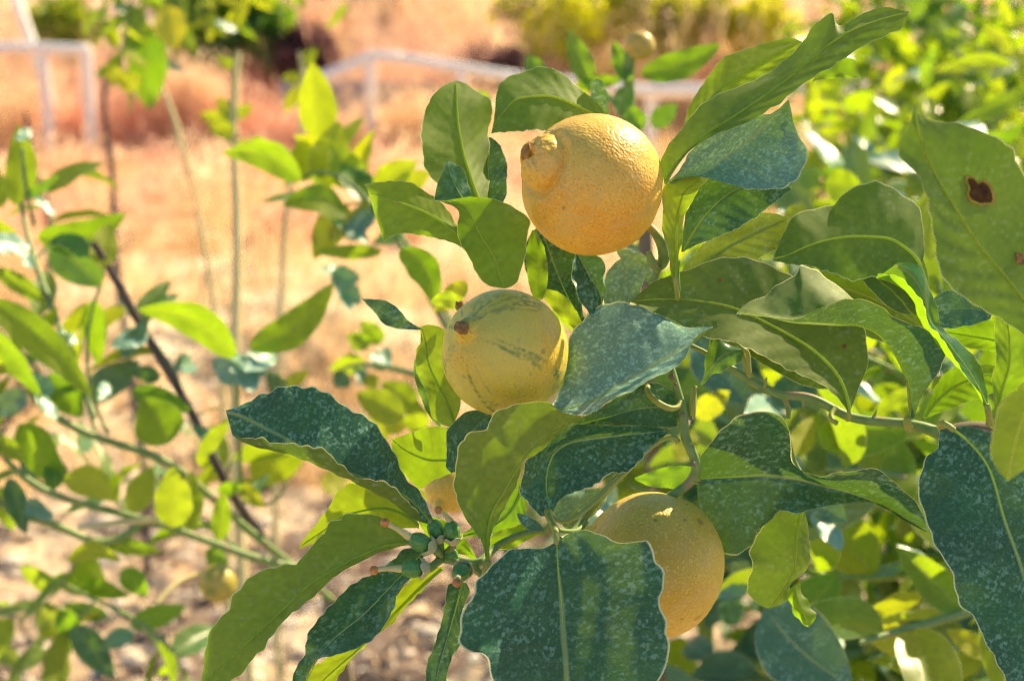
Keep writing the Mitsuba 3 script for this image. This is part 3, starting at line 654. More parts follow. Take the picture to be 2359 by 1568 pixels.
# blemishes
def patch(parent, G, u, v, ru, rv, mat, name, seed=0, h=.0009, rag=.8):
    """A ragged flake lying on both faces of a leaf grid."""
    m, n, _ = G.shape
    a = np.linspace(0, 2 * np.pi, 24, endpoint=False)
    rad = 1 + rag * (meshkit.noise(np.c_[np.cos(a) * 1.5 + seed, np.sin(a) * 1.5, a * 0], seed) - .5)
    pts2 = np.vstack([[u, v], np.c_[u + ru * rad * np.cos(a), v + rv * rad * np.sin(a)]])
    from scipy.ndimage import map_coordinates
    q = np.array([map_coordinates(G[..., k], [pts2[:, 1], pts2[:, 0]], order=1) for k in range(3)]).T
    q[1:] = q[1:]
    out = []
    nn = np.cross(q[5] - q[0], q[11] - q[0]); nn /= np.linalg.norm(nn)
    V = np.vstack([q + nn * h, q - nn * h])
    F = []
    for i in range(24):
        j = (i + 1) % 24
        F += [[0, 1 + i, 1 + j], [25, 26 + j, 26 + i], [1 + i, 26 + i, 26 + j], [1 + i, 26 + j, 1 + j]]
    return put(parent, name, (V, np.array(F)), mat, False)


def grid_uv(G, x, y):
    q = G - CAM
    z = q @ FWD
    px = 1179 + (q @ RIGHT) / z / K; py = 784 - (q @ UP) / z / K
    d = (px - x) ** 2 + (py - y) ** 2
    j, i = np.unravel_index(np.argmin(d), d.shape)
    return i, j


i, j = grid_uv(LG, 2245, 445)
scene['halo_mat'] = solid(lambda p, n, uv: MIX((.30, .22, .03), (.42, .34, .06), N_(p.x * 500, p.y * 500, p.z * 500)), .7, .2)
patch(lk, LG, i, j, 4.6, .72, 'spot_mat', 'dead_spot', 3, .0011)
patch(lk, LG, i, j, 5.6, .92, 'halo_mat', 'spot_rim', 3, .0008)
i, j = grid_uv(LG, 2338, 600)
patch(lk, LG, i, j, 1.8, .4, 'scar_mat', 'dead_spot', 5)
i, j = grid_uv(MG, 1940, 800)
patch(mk, MG, i, j, .8, .2, 'scar_mat', 'dead_spot', 6)
i, j = grid_uv(MG, 1660, 640)
patch(mk, MG, i, j, .6, .15, 'scar_mat', 'dead_spot', 7)

# ------------------------------------------------------------------ leaves on twigs, for the plants behind
def sprig(parent, pts3, nleaf, size, seed, r=(.003, .0012), mat='twig_mat', up=.9, yel=(0, .3), dust_sheen=(.2, .6), width=.45, twig='twig', start=.15, out=.8, hang=0., cols=3):
    rg = np.random.default_rng(seed)
    pts3 = np.asarray(pts3, float)
    put(parent, twig, tube_mesh(pts3, np.linspace(r[0], r[1], 4), 7, n=20), mat)
    q = resample(pts3, 60)
    tan = np.gradient(q, axis=0); tan /= np.linalg.norm(tan, axis=1, keepdims=True)
    for i in range(nleaf):
        f = start + (1 - start) * (i + rg.uniform(.1, .9)) / nleaf
        j = min(59, int(f * 59))
        ang = i * 2.4 + rg.uniform(-.5, .5)
        e = np.cross(tan[j], [0.2, .1, 1]); e /= np.linalg.norm(e); g = np.cross(tan[j], e)
        rad = np.cos(ang) * e + np.sin(ang) * g
        dirn = tan[j] * rg.uniform(.25, .9) + rad * out + np.array([0, 0, rg.uniform(-.25, .25) - hang])
        nrm = np.array([rg.normal(0, .45), rg.normal(0, .45), 1.0]) * up + rg.normal(0, .55, 3) * (1 - up * .5) + tan[j] * .3
        s = size * rg.uniform(.65, 1.2)
        oleaf(parent, q[j] + rad * .001, dirn, nrm, s, s * width * rg.uniform(.85, 1.15), yel=rg.uniform(*yel), dust_sheen=rg.uniform(*dust_sheen), curl=rg.uniform(.0, .4), fold=rg.uniform(.1, .6), cols=cols)


def pts(s, z0, z1=None):
    q = P(s)
    z = np.linspace(z0, z1 if z1 is not None else z0, len(q))
    return [at(x, y, zz) for (x, y), zz in zip(q, z)]


def ground_below(p):
    g = np.array(p, float)
    g[2] = ground_z(np.array([g[0]]), np.array([g[1]]))[0] - .03
    return g


RG = np.random.default_rng(4)

# --- bush behind on the right (upper right corner)
BU = 'leafy_bush'
tag(BU, 'dense bright green bush filling the upper right corner', 'bush')
foot = ground_below(at(2230, 900, 2.2))
for i, (s, z0, z1) in enumerate([('2240,800 2100,500 1930,230 1880,60', 2.2, 2.0), ('2240,800 2120,420 2010,120 1980,-20', 2.2, 2.2), ('2240,800 2180,400 2110,100 2080,-40', 2.2, 2.4), ('2240,800 2240,400 2200,120 2170,-60', 2.2, 2.0),
                                ('2240,800 2300,400 2320,120 2330,-40', 2.2, 2.1), ('2240,800 2360,500 2420,200 2430,0', 2.2, 2.1), ('2100,500 1980,420 1890,330 1860,250', 2.2, 1.9), ('2120,420 2030,330 1970,250 1930,120', 2.2, 2.4),
                                ('2180,400 2120,300 2050,180 2020,60', 2.3, 2.6), ('2240,500 2180,420 2120,260 2150,160', 2.2, 1.9), ('2240,800 2150,640 2030,560 1930,540', 2.2, 1.9), ('2300,500 2290,330 2270,220 2250,60', 2.2, 2.3),
                                ('2330,500 2370,360 2390,260 2380,120', 2.2, 1.8), ('2240,800 2330,640 2420,520 2460,420', 2.2, 1.9), ('2240,800 2220,640 2140,520 2060,440', 2.2, 2.5), ('2240,800 2100,700 1980,680 1900,640', 2.2, 1.9)]):
    sprig(BU, pts(s, z0, z1), 18, .066, 100 + i, yel=(.05, .45), dust_sheen=(.1, .4), up=.75)
put(BU, 'trunk', tube_mesh([foot, (foot + at(2240, 800, 2.2)) / 2 + [.02, 0, 0], at(2240, 800, 2.2)], [.022, .018, .012], 9), 'bark_mat')
for a in [(2335, 150, 2168, 162, 30, 1.5, .3), (2380, 200, 2205, 282, 46, 1.5, .1), (2330, 130, 2262, 60, 34, 1.6, .4), (2300, 0, 2330, 60, 30, 1.7, .4), (2370, 200, 2330, 110, 40, 1.6, .35), (2250, 330, 2360, 285, 40, 1.6, 0), (1990, 420, 1880, 400, 50, 1.5, .0), (1985, 470, 1870, 470, 60, 1.5, .3)]:
    qleaf(BU, *a[:6], facing='under', yel=a[6], dz=RG.uniform(-.02, .04), tilt=RG.uniform(-.6, .6), bend=RG.uniform(-.12, .12))

def mass(parent, center, rad, n, size, seed, yel=(1, 6), dust_sheen=6, up=.8, width=.45):
    """Many small folded leaves through an ellipsoid, joined as one part."""
    rg = np.random.default_rng(seed)
    d = rg.normal(size=(n * 3, 3)); d /= np.linalg.norm(d, axis=1, keepdims=True)
    d = d * rg.uniform(0, 1, (n * 3, 1)) ** .45
    keep = meshkit.noise(d * 2.6 + seed * 1.7, seed) > .40
    d = d[keep][:n]; n = len(d)
    c = np.asarray(center) + d * np.asarray(rad)
    nr = rg.normal(size=(n, 3)) * .6 + [0, 0, up]; nr /= np.linalg.norm(nr, axis=1, keepdims=True)
    u = np.cross(nr, rg.normal(size=(n, 3))); u /= np.linalg.norm(u, axis=1, keepdims=True)
    w = np.cross(nr, u)
    L_ = size * rg.uniform(.6, 1.2, (n, 1)); W = L_ * width * .5 * rg.uniform(.8, 1.2, (n, 1)); f = W * rg.uniform(.1, .7, (n, 1))
    rows = []
    for t, k in ((0, .08), (.22, .75), (.5, 1.0), (.78, .66), (1, .04)):
        m = c + u * L_ * t - nr * L_ * .22 * t * t
        rows += [m - w * W * k + nr * f * k, m, m + w * W * k + nr * f * k]
    V = np.stack(rows, 1).reshape(-1, 3)
    code = rg.integers(yel[0], yel[1] + 1, n) + 16 * rg.integers(max(0, dust_sheen - 4), dust_sheen + 1, n)
    tu = np.repeat([.02, .22, .5, .78, .98], 3); tv = np.tile([-1., 0, 1.], 5)
    uv = np.stack([code[:, None] + tu[None], np.broadcast_to(tv, (n, 15))], -1).reshape(-1, 2)
    i = np.arange(n)[:, None] * 15
    F = []
    for r in range(4):
        for q in range(2):
            a = r * 3 + q
            F += [i + [a, a + 3, a + 4], i + [a, a + 4, a + 1]]
    F = np.vstack(F)[:, ::-1]
    nn = np.cross(V[F[0, 1]] - V[F[0, 0]], V[F[0, 2]] - V[F[0, 0]])
    if nn @ nr[0] < 0:
        F = F[:, ::-1]
    k = put(parent, 'foliage', (V, F), 'leaf_mat', True, uv)
    labels[k] = {'label': 'crowded smaller leaves deeper in the plant', 'kind': 'stuff'}


mass(BU, at(2160, 260, 2.75), (.34, .22, .42), 1900, .050, 41)
mass(BU, at(2330, 420, 2.6), (.25, .2, .3), 900, .055, 42)
mass(BU, at(2020, 560, 2.7), (.22, .2, .18), 300, .055, 43)

# --- branch hanging in from above on the left
TL = 'citrus_tree'
tag(TL, 'citrus tree whose thin branch hangs in at the top left corner', 'tree')
for i, (s, z0, z1, n) in enumerate([('380,-260 330,-100 290,60 280,190', 2.0, 1.9, 16), ('380,-260 400,-80 395,60 400,120', 2.0, 2.0, 10), ('380,-260 480,-100 480,0 470,70', 2.0, 2.1, 11), ('380,-260 300,-120 240,0 235,80', 2.0, 2.0, 11),
                                   ('380,-260 540,-140 560,-30 545,50', 2.0, 2.2, 9), ('380,-260 620,-150 660,-40 645,50', 2.0, 2.3, 8), ('380,-260 340,-60 330,40 320,110', 2.0, 2.1, 12), ('380,-260 560,-220 790,-80 790,40', 2.0, 2.4, 7)]):
    sprig(TL, pts(s, z0, z1), n, .050, 200 + i, yel=(.1, .55), dust_sheen=(.1, .5), up=.55, hang=.35, start=.3)
qleaf(TL, 352, 80, 345, 252, 95, 1.95, 'top', yel=0, dust_sheen=.05, tilt=.3, bend=.06)
qleaf(TL, 320, 60, 332, 180, 85, 1.98, 'top', yel=0, dust_sheen=.05, tilt=-.3)
qleaf(TL, 385, 15, 402, 115, 78, 1.9, 'under', yel=.95, tilt=-.4)
qleaf(TL, 300, 165, 292, 215, 60, 1.9, 'under', yel=.7, tilt=-.2)
qleaf(TL, 265, 150, 262, 200, 40, 1.9, 'under', yel=.6)
tt = at(380, -260, 2.0)
put(TL, 'branch', tube_mesh([tt + [-1.1, .5, .35], tt + [-.5, .2, .22], tt], [.02, .013, .006], 9), 'bark_mat')
tb = ground_below(tt + [-1.2, .6, 0])
put(TL, 'trunk', tube_mesh([tb, tb + [.05, 0, .9], tt + [-1.1, .5, .35]], [.05, .04, .022], 12), 'bark_mat')

# --- thin saplings and stakes left of the middle
def sapling(s, z, r, label, leaves=(), mat='cane_mat'):
    k = newkey(None, 'sapling')
    q = pts(s, z)
    q = q + [ground_below(q[-1] + np.array([0, .0, 0]))]
    scene[k + '__stem'] = mikit.ply(tube_mesh(q, [r * .6, r * .9, r], 9, n=40, knots=.3), mat, smooth=True)
    tag(k, label, 'sapling', 'thin saplings in the bed')
    for a in leaves:
        qleaf(k, *a)
    return k


sapling('548,120 538,270 545,500 540,870 545,1120', 2.1, .0085, 'tallest pale sapling with a tuft of light leaves part way up', [
    (540, 290, 462, 262, 48, 2.1, 'under', .45, .3), (540, 300, 480, 300, 44, 2.08, 'under', .4, .3), (540, 280, 500, 222, 40, 2.1, 'under', .4), (545, 270, 580, 240, 32, 2.1, 'under', .4), (540, 300, 520, 330, 40, 2.1, 'top', .2, .9), (545, 160, 500, 130, 26, 2.12, 'under', .2), (545, 340, 590, 330, 30, 2.1, 'under', .35)])
sapling('372,200 410,300 440,420 470,560 495,720', 2.3, .006, 'thin leaning green sapling left of the tallest one')
sapling('690,120 700,190 668,430 650,640 640,880', 2.3, .0060, 'thin pale sapling right of the tallest one', [
    (690, 200, 655, 260, 36, 2.3, 'under', .5), (690, 200, 712, 250, 36, 2.28, 'under', .5), (695, 180, 650, 180, 30, 2.3, 'under', .4), (695, 150, 730, 110, 30, 2.3, 'under', .3), (690, 215, 740, 215, 26, 2.3, 'top', .3, .9)])
sapling('255,150 246,300 258,380 262,490 268,600', 3.2, .0085, 'dark crooked sapling below the hanging branch', mat='purple_mat')
sapling('60,260 75,360 110,520 100,700', 2.6, .006, 'dark leaning sapling by the left edge', mat='purple_mat')

# --- young citrus bush on the left
CB = 'citrus_bush'
tag(CB, 'young citrus bush at the left with arching thin branches', 'bush')
Q = lambda k, *a, **w: qleaf(k, *a, **w)
for a in [(38, 475, 42, 288, 78, 1.25, 'under', .18, .1, .05), (0, 480, -20, 380, 60, 1.3, 'under', .1, .1), (45, 580, -20, 500, 44, 1.25, 'under', .3, .3), (85, 548, 290, 492, 85, 1.2, 'under', .06, .2, .13), (232, 615, 250, 512, 66, 1.15, 'under', .35, .1),
          (60, 460, 136, 402, 26, 1.25, 'top', 0, .4), (120, 548, 235, 660, 110, 1.2, 'top', 0, .5), (240, 640, 130, 560, 60, 1.22, 'top', .0, .95), (213, 690, 226, 840, 56, 1.2, 'top', .05, .3), (-10, 620, 115, 700, 46, 1.2, 'under', .1, .2),
          (-30, 690, 210, 912, 84, 1.05, 'under', .12, .2, -.05), (-20, 760, 95, 915, 50, 1.1, 'under', .08, .2), (112, 862, 190, 960, 84, 1.15, 'top', 0, .3), (545, 822, 318, 712, 82, 1.1, 'under', .12, .2, .13), (575, 805, 768, 652, 84, 1.1, 'under', .10, .2, .10),
          (560, 872, 618, 802, 66, 1.1, 'top', .0, 1.0), (556, 880, 490, 826, 60, 1.1, 'top', .0, 1.0), (335, 715, 412, 680, 40, 1.15, 'top', 0, .3), (280, 822, 342, 735, 44, 1.12, 'top', 0, .95), (305, 898, 440, 945, 60, 1.12, 'top', 0, .3),
          (390, 1020, 330, 915, 120, 1.12, 'under', .05, .1), (458, 1052, 530, 962, 40, 1.1, 'under', .3, .1), (300, 1180, 350, 1075, 66, 1.1, 'under', .3, .1), (400, 1215, 398, 1075, 92, 1.1, 'under', .35, .1), (430, 1220, 440, 1085, 70, 1.14, 'under', .2, .1),
          (505, 1245, 515, 1130, 48, 1.15, 'under', .1, .1), (148, 1100, 268, 1150, 78, 1.12, 'under', .4, .1, -.12), (45, 975, 140, 1120, 92, 1.15, 'under', .02, .1), (140, 1060, 110, 1130, 60, 1.16, 'top', 0, .3), (155, 1290, 280, 1292, 44, 1.1, 'under', .35, .1, -.2),
          (650, 1110, 610, 1010, 130, 1.35, 'under', .25, .1), (700, 1060, 640, 1040, 70, 1.36, 'under', .85, .1), (550, 1115, 610, 1170, 40, 1.2, 'under', .6, .1), (500, 1130, 560, 1120, 34, 1.2, 'under', .0, .1), (20, 1100, 60, 1230, 56, 1.15, 'top', 0, .7),
          (60, 1150, 120, 1200, 40, 1.15, 'top', 0, 1.), (0, 1120, 30, 1220, 60, 1.2, 'under', .1, .1), (300, 1440, 430, 1395, 56, 1.3, 'top', .0, .2), (120, 1330, 300, 1372, 56, 1.3, 'under', 0, .2), (170, 1440, 262, 1560, 76, 1.25, 'top', 0, .7), (140, 1400, 180, 1500, 60, 1.3, 'top', 0, .2),
          (280, 1310, 340, 1370, 60, 1.3, 'top', 0, .3), (240, 1250, 370, 1270, 40, 1.2, 'under', .05, .1), (480, 1260, 520, 1320, 46, 1.25, 'top', 0, .3), (60, 900, -20, 960, 60, 1.1, 'top', 0, .9), (120, 905, 60, 860, 46, 1.1, 'top', 0, 1.0), (160, 790, 130, 770, 30, 1.1, 'top', 0, 1.),
          (250, 1420, 140, 1390, 40, 1.35, 'top', 0, .5), (-10, 1010, 60, 1060, 44, 1.1, 'under', .2, .1), (560, 1160, 620, 1090, 30, 1.2, 'top', .1, .6), (370, 870, 300, 850, 40, 1.2, 'top', 0, .6), (620, 900, 660, 880, 90, 1.3, 'top', .1, .8), (200, 700, 130, 800, 40, 1.2, 'under', .4, .1), (490, 1010, 440, 980, 30, 1.1, 'top', 0, .9)]:
    Q(CB, *a, dz=RG.uniform(-.015, .03), tilt=RG.uniform(-.5, .5))
for s, z0, z1, r, m in [('60,880 110,945 220,1005 380,1062 470,1130 560,1210 660,1292 760,1380', 1.1, 1.25, (.0040, .0052), 'twig_mat'), ('215,560 270,650 330,760 430,930 520,1110 600,1230 670,1300', 1.15, 1.25, (.0045, .0060), 'purple_mat'),
                        ('-20,1000 130,1140 330,1195 560,1275 720,1310', 1.1, 1.2, (.0035, .005), 'twig_mat'), ('80,520 60,430 50,340', 1.25, 1.25, (.003, .002), 'twig_mat'), ('215,960 140,760 80,600 50,470', 1.15, 1.25, (.0042, .003), 'twig_mat'),
                        ('-30,1120 40,1180 130,1210 200,1240 330,1200', 1.15, 1.2, (.004, .005), 'twig_mat'), ('180,1215 300,1200 370,1195', 1.12, 1.12, (.0035, .003), 'cane_mat'), ('545,860 550,1000 555,1140', 1.15, 1.2, (.0022, .003), 'twig_mat'), ('230,660 200,800 250,1000', 1.2, 1.2, (.002, .002), 'twig_mat'),
                        ('400,1500 330,1440 220,1380 60,1300', 1.25, 1.3, (.003, .003), 'twig_mat'), ('360,1390 430,1330 520,1320', 1.2, 1.25, (.003, .0025), 'cane_mat'), ('560,1150 620,1160 660,1110', 1.2, 1.2, (.002, .0015), 'twig_mat')]:
    q = pts(s, z0, z1)
    put(CB, 'branch', tube_mesh(q, [k * .7 for k in r], 8, n=40, knots=.25), m)
for i, (a, z0, z1, n) in enumerate([('220,1005 180,860 120,760 40,700', 1.2, 1.25, 7), ('330,1195 250,1130 200,1060 120,1010', 1.2, 1.3, 7), ('560,1210 520,1100 470,1040 420,960', 1.25, 1.35, 6), ('130,1140 60,1080 10,1010 -40,900', 1.2, 1.2, 7), ('560,1275 460,1190 380,1120 330,1060', 1.25, 1.3, 7),
                                    ('520,1110 560,1010 640,930 700,900', 1.3, 1.4, 4), ('220,1380 160,1450 100,1500 20,1540', 1.3, 1.35, 8), ('330,1440 380,1500 420,1540 430,1580', 1.3, 1.35, 6), ('200,1240 160,1320 90,1400 20,1420', 1.25, 1.3, 7), ('100,950 90,860 30,800 -30,800', 1.15, 1.2, 6), ('430,930 380,820 330,760 270,690', 1.2, 1.3, 4), ('80,600 120,500 110,430 160,380', 1.3, 1.4, 4)]):
    sprig(CB, pts(a, z0, z1), n, .052, 800 + i, r=(.0016, .0008), yel=(.05, .4), dust_sheen=(0, .95), up=.8, width=.45)
cb = at(760, 1380, 1.25)
put(CB, 'trunk', tube_mesh([cb, cb * .5 + .5 * ground_below(cb + [.1, .25, 0]), ground_below(cb + [.12, .3, 0])], [.007, .009, .012], 9), 'bark_mat')

# --- bright plant behind the lemons
CM = 'citrus_bush_001'
tag(CM, 'bright yellow green citrus bush behind the two upper lemons', 'bush')
for a in [(695, 415, 512, 352, 76, 1.2, 'under', .12, .1, .14), (740, 430, 782, 280, 96, 1.25, 'under', .45, .1), (700, 420, 700, 310, 70, 1.27, 'under', .35, .1), (830, 440, 760, 330, 80, 1.25, 'under', .3, .1), (800, 495, 648, 472, 72, 1.2, 'under', .12, .1, .18), (860, 430, 960, 372, 66, 1.25, 'under', .4, .1),
          (800, 530, 872, 470, 60, 1.2, 'top', 0, 1.), (790, 540, 850, 520, 50, 1.2, 'top', 0, 1.), (580, 320, 620, 350, 36, 1.3, 'under', .1, .1), (900, 450, 990, 395, 60, 1.25, 'under', .45, .1), (860, 410, 780, 410, 40, 1.22, 'top', .0, .9), (925, 570, 1005, 700, 74, .92, 'under', 0, .1, -.12), (1072, 712, 985, 700, 40, .8, 'under', .25, .1, .2),
          (1075, 650, 1000, 720, 50, .85, 'under', .6, .1), (880, 580, 720, 580, 36, 1.2, 'under', .1, .1), (930, 530, 860, 560, 40, 1.2, 'top', 0, .9), (760, 640, 830, 640, 60, 1.3, 'top', 0, 1.), (790, 660, 830, 700, 50, 1.3, 'top', 0, 1.),
          (930, 960, 820, 905, 80, 1.15, 'under', .35, .1), (960, 940, 880, 880, 70, 1.2, 'under', .25, .1), (900, 1000, 830, 980, 70, 1.2, 'under', .5, .1), (930, 990, 880, 950, 60, 1.2, 'under', .45, .1), (960, 1000, 960, 920, 60, 1.2, 'under', .3, .1),
          (840, 830, 760, 850, 50, 1.35, 'under', .3, .1), (850, 800, 800, 770, 46, 1.35, 'under', .15, .1), (880, 790, 830, 740, 50, 1.35, 'under', .1, .1), (860, 850, 900, 800, 50, 1.35, 'top', .0, .9), (800, 860, 770, 890, 50, 1.35, 'top', .0, .9), (850, 860, 860, 900, 40, 1.35, 'under', .4, .1),
          (740, 1120, 800, 1100, 60, 1.3, 'under', .45, .1), (880, 1140, 800, 1110, 50, 1.3, 'under', .5, .1), (900, 1120, 940, 1090, 50, 1.2, 'under', .5, .1), (980, 1160, 930, 1140, 60, 1.2, 'under', .6, .1), (1130, 230, 1070, 225, 40, 1.1, 'under', .2, .1)]:
    Q(CM, *a, dz=RG.uniform(-.02, .03), tilt=RG.uniform(-.5, .5))
for s, z0, z1 in [('1120,900 1000,700 860,480 760,400 690,410', 1.2, 1.22), ('1120,900 980,640 900,500 860,430', 1.2, 1.25), ('1150,1150 1000,1000 920,960 850,900', 1.2, 1.2), ('1120,900 950,860 850,840 790,850', 1.2, 1.35)]:
    put(CM, 'branch', tube_mesh(pts(s, z0, z1), [.004, .0015], 7, n=30), 'twig_mat')
sprig(CM, pts('900,520 840,450 770,380 720,300', 1.25, 1.3), 9, .058, 860, r=(.0016, .0008), yel=(.25, .6), dust_sheen=(0, .3), up=.6, width=.5)
sprig(CM, pts('900,520 850,470 800,470 740,470', 1.2, 1.22), 6, .05, 861, r=(.0016, .0008), yel=(.1, .4), dust_sheen=(.2, 1.), up=.8, width=.5)
m0 = at(1120, 900, 1.2)
put(CM, 'trunk', tube_mesh([m0, at(1160, 1150, 1.2), ground_below(at(1160, 1150, 1.25))], [.006, .009, .014], 8), 'bark_mat')

# --- small plant with a fruit above the top lemon
CS = 'citrus_bush_002'
tag(CS, 'small dark leaved citrus bush with an unripe fruit above the top lemon', 'bush')
for a in [(1360, 200, 1310, 68, 56, 1.15, 'top', .05, .2), (1450, 190, 1412, 95, 46, 1.12, 'top', 0, .1), (1475, 172, 1660, 102, 70, 1.1, 'under', .03, .1, .06), (1250, 190, 1213, 125, 50, 1.2, 'top', 0, .3), (1330, 200, 1440, 180, 34, 1.15, 'top', .05, .2), (1450, 200, 1420, 262, 50, 1.12, 'top', .0, .2), (1480, 300, 1440, 240, 50, 1.12, 'top', 0, .3), (1350, 250, 1330, 180, 30, 1.2, 'under', .4, .1), (1500, 290, 1560, 240, 50, 1.2, 'top', .0, .6)]:
    Q(CS, *a, dz=RG.uniform(-.02, .02), tilt=RG.uniform(-.4, .4))
put(CS, 'branch', tube_mesh(pts('1455,120 1448,190 1455,300 1480,450', 1.12, 1.15), [.004, .005, .006], 8, n=30), 'twig_mat')
put(CS, 'branch', tube_mesh(pts('1360,195 1410,230 1452,300', 1.15, 1.13), [.002, .004], 7, n=20), 'twig_mat')
s0 = at(1480, 450, 1.15)
put(CS, 'trunk', tube_mesh([s0, at(1500, 900, 1.2), ground_below(at(1500, 900, 1.22))], [.006, .008, .012], 8), 'bark_mat')
k5, *_ = lemon(1474, 106, -48, 34, px_dir(-.2, .6, .6), 'small unripe lemon above the top lemon, out of focus', seed=14, blend=0, base=((.55, .38, .06), (.62, .46, .10)))
k6, *_ = lemon(503, 1342, -58, 44, px_dir(-.2, .4, .8), 'small greenish lemon low down on the left over dark soil', seed=15, blend=0, base=((.36, .33, .05), (.44, .40, .08)))

# --- deeper foliage of the lemon tree, right
for i, (s, z0, z1, n, sz) in enumerate([('2500,1250 2250,1150 2080,1100 1900,1080', 1.0, .95, 8, .075), ('2500,1250 2250,1000 2050,850 1880,800', 1.1, 1.0, 9, .075), ('2500,1250 2300,900 2100,650 1900,520', 1.2, 1.1, 10, .07), ('2500,1250 2200,1300 2000,1330 1800,1300', 1.1, 1.0, 9, .075),
                                       ('2500,1250 2250,1400 2080,1450 1980,1480', .95, .9, 6, .07), ('2500,1250 2100,1100 1850,930 1640,880', 1.2, 1.05, 10, .075), ('2500,1250 2100,1000 1850,700 1700,560', 1.3, 1.2, 10, .07), ('2500,1250 2000,1150 1750,1050 1560,980', 1.3, 1.15, 10, .07),
                                       ('2500,1250 2300,1500 2200,1620', 1.1, 1.0, 6, .07), ('2500,1250 2000,1300 1700,1200 1450,1120', 1.35, 1.15, 9, .07), ('2500,1250 2350,1000 2250,850 2150,620', 1.0, 1.0, 7, .07), ('2500,1250 2100,900 1950,640 1850,450', 1.35, 1.3, 9, .065)]):
    sprig(LT, pts(s, z0, z1), n, sz, 300 + i, r=(.006, .0016), yel=(.05, .4), dust_sheen=(.0, .65), up=.8, width=.5)
for a in [(2010, 960, 2110, 885, 40, .95, 'under', .25), (2115, 960, 2230, 905, 78, .95, 'under', .1), (1880, 1010, 2110, 985, 110, .95, 'under', .02), (1830, 1050, 1870, 960, 60, 1.0, 'under', .35), (2060, 1180, 2075, 1010, 100, .95, 'under', .15), (1870, 1150, 1950, 1200, 70, .9, 'top', .0, .95), (1850, 1200, 1940, 1170, 60, .92, 'top', 0, .8),
          (1760, 1400, 1960, 1580, 190, .9, 'top', 0, .9, .06), (1830, 1440, 1930, 1320, 120, 1.0, 'top', 0, .2), (2000, 1420, 2140, 1358, 50, 1.0, 'under', .45), (1985, 1440, 2175, 1520, 76, 1.0, 'under', .5), (2290, 1510, 2180, 1450, 56, 1.0, 'under', .55), (2130, 1280, 2000, 1330, 32, .95, 'top', 0, .9),
          (2200, 1390, 2110, 1420, 36, .98, 'top', .1, .8), (1600, 780, 1720, 930, 110, 1.0, 'top', 0, .9), (1500, 880, 1700, 940, 120, 1.05, 'top', 0, .7), (1780, 930, 1900, 850, 90, 1.0, 'top', 0, .95), (1960, 900, 1900, 820, 100, .95, 'top', .0, .9), (1600, 960, 1680, 900, 60, 1.0, 'under', .5), (2240, 800, 2150, 800, 60, 1.0, 'under', .4),
          (1680, 1440, 1690, 1360, 60, 1.1, 'top', 0, .6), (1340, 1200, 1420, 1120, 80, 1.0, 'top', .1, 1.), (1480, 1060, 1440, 1010, 60, 1.1, 'top', .2, .9), (1560, 1060, 1600, 990, 60, 1.1, 'under', .4), (1690, 1330, 1720, 1290, 50, 1.1, 'top', .1, .9), (1850, 470, 1800, 560, 60, 1.0, 'under', .35), (1850, 395, 1880, 430, 60, 1.1, 'top', 0, .9), (1900, 420, 1990, 440, 80, 1.1, 'under', .2), (2140, 600, 2145, 450, 50, .9, 'under', .25)]:
    Q(LT, *a, dz=RG.uniform(-.02, .03), tilt=RG.uniform(-.5, .5))
qleaf(LT, 1950, 880, 1560, 655, 180, DIST + .043, 'under', 0, .8, .06)  # this and the next two: unseen leaves added to shade lemon and leaves
qleaf(LT, 2150, 770, 1850, 640, 170, DIST + .05, 'under', 0, .8, .06)
qleaf(LT, 2120, 720, 1930, 470, 150, DIST + .05, 'under', 0, .8, .04)
lb = at(2900, 1600, .82)
put(LT, 'trunk', tube_mesh([ground_below(lb + [.02, .15, 0]), lb + [0, .1, -.3], lb], [.032, .024, .014], 12), 'bark_mat')
put(LT, 'branch', tube_mesh([lb + [0, .1, -.3], at(2700, 1400, .95), at(2500, 1250, 1.1)], [.018, .012, .009], 9), 'bark_mat')

mass(LT, at(2250, 1000, 1.55), (.36, .18, .26), 420, .070, 51, yel=(0, 5), dust_sheen=6, width=.5)
mass(LT, at(2350, 1500, 1.45), (.34, .18, .22), 260, .070, 52, yel=(0, 5), dust_sheen=6, width=.5)
mass(LT, at(1850, 760, 1.75), (.26, .18, .20), 260, .065, 53, yel=(1, 7), dust_sheen=6, width=.5)
mass(LT, at(1650, 1080, 1.70), (.22, .15, .16), 170, .065, 54, yel=(1, 6), dust_sheen=6, width=.5)

mass(LT, at(2200, 1150, 1.35), (.30, .16, .22), 120, .065, 61, yel=(0, 2), dust_sheen=15, width=.5)
mass(LT, at(1900, 1450, 1.35), (.22, .16, .12), 80, .06, 62, yel=(0, 2), dust_sheen=15, width=.5)
mass(LT, at(1900, 650, 1.5), (.22, .16, .16), 90, .06, 63, yel=(0, 2), dust_sheen=15, width=.5)
mass(LT, at(1560, 980, 1.5), (.12, .12, .10), 50, .06, 64, yel=(0, 2), dust_sheen=15, width=.5)
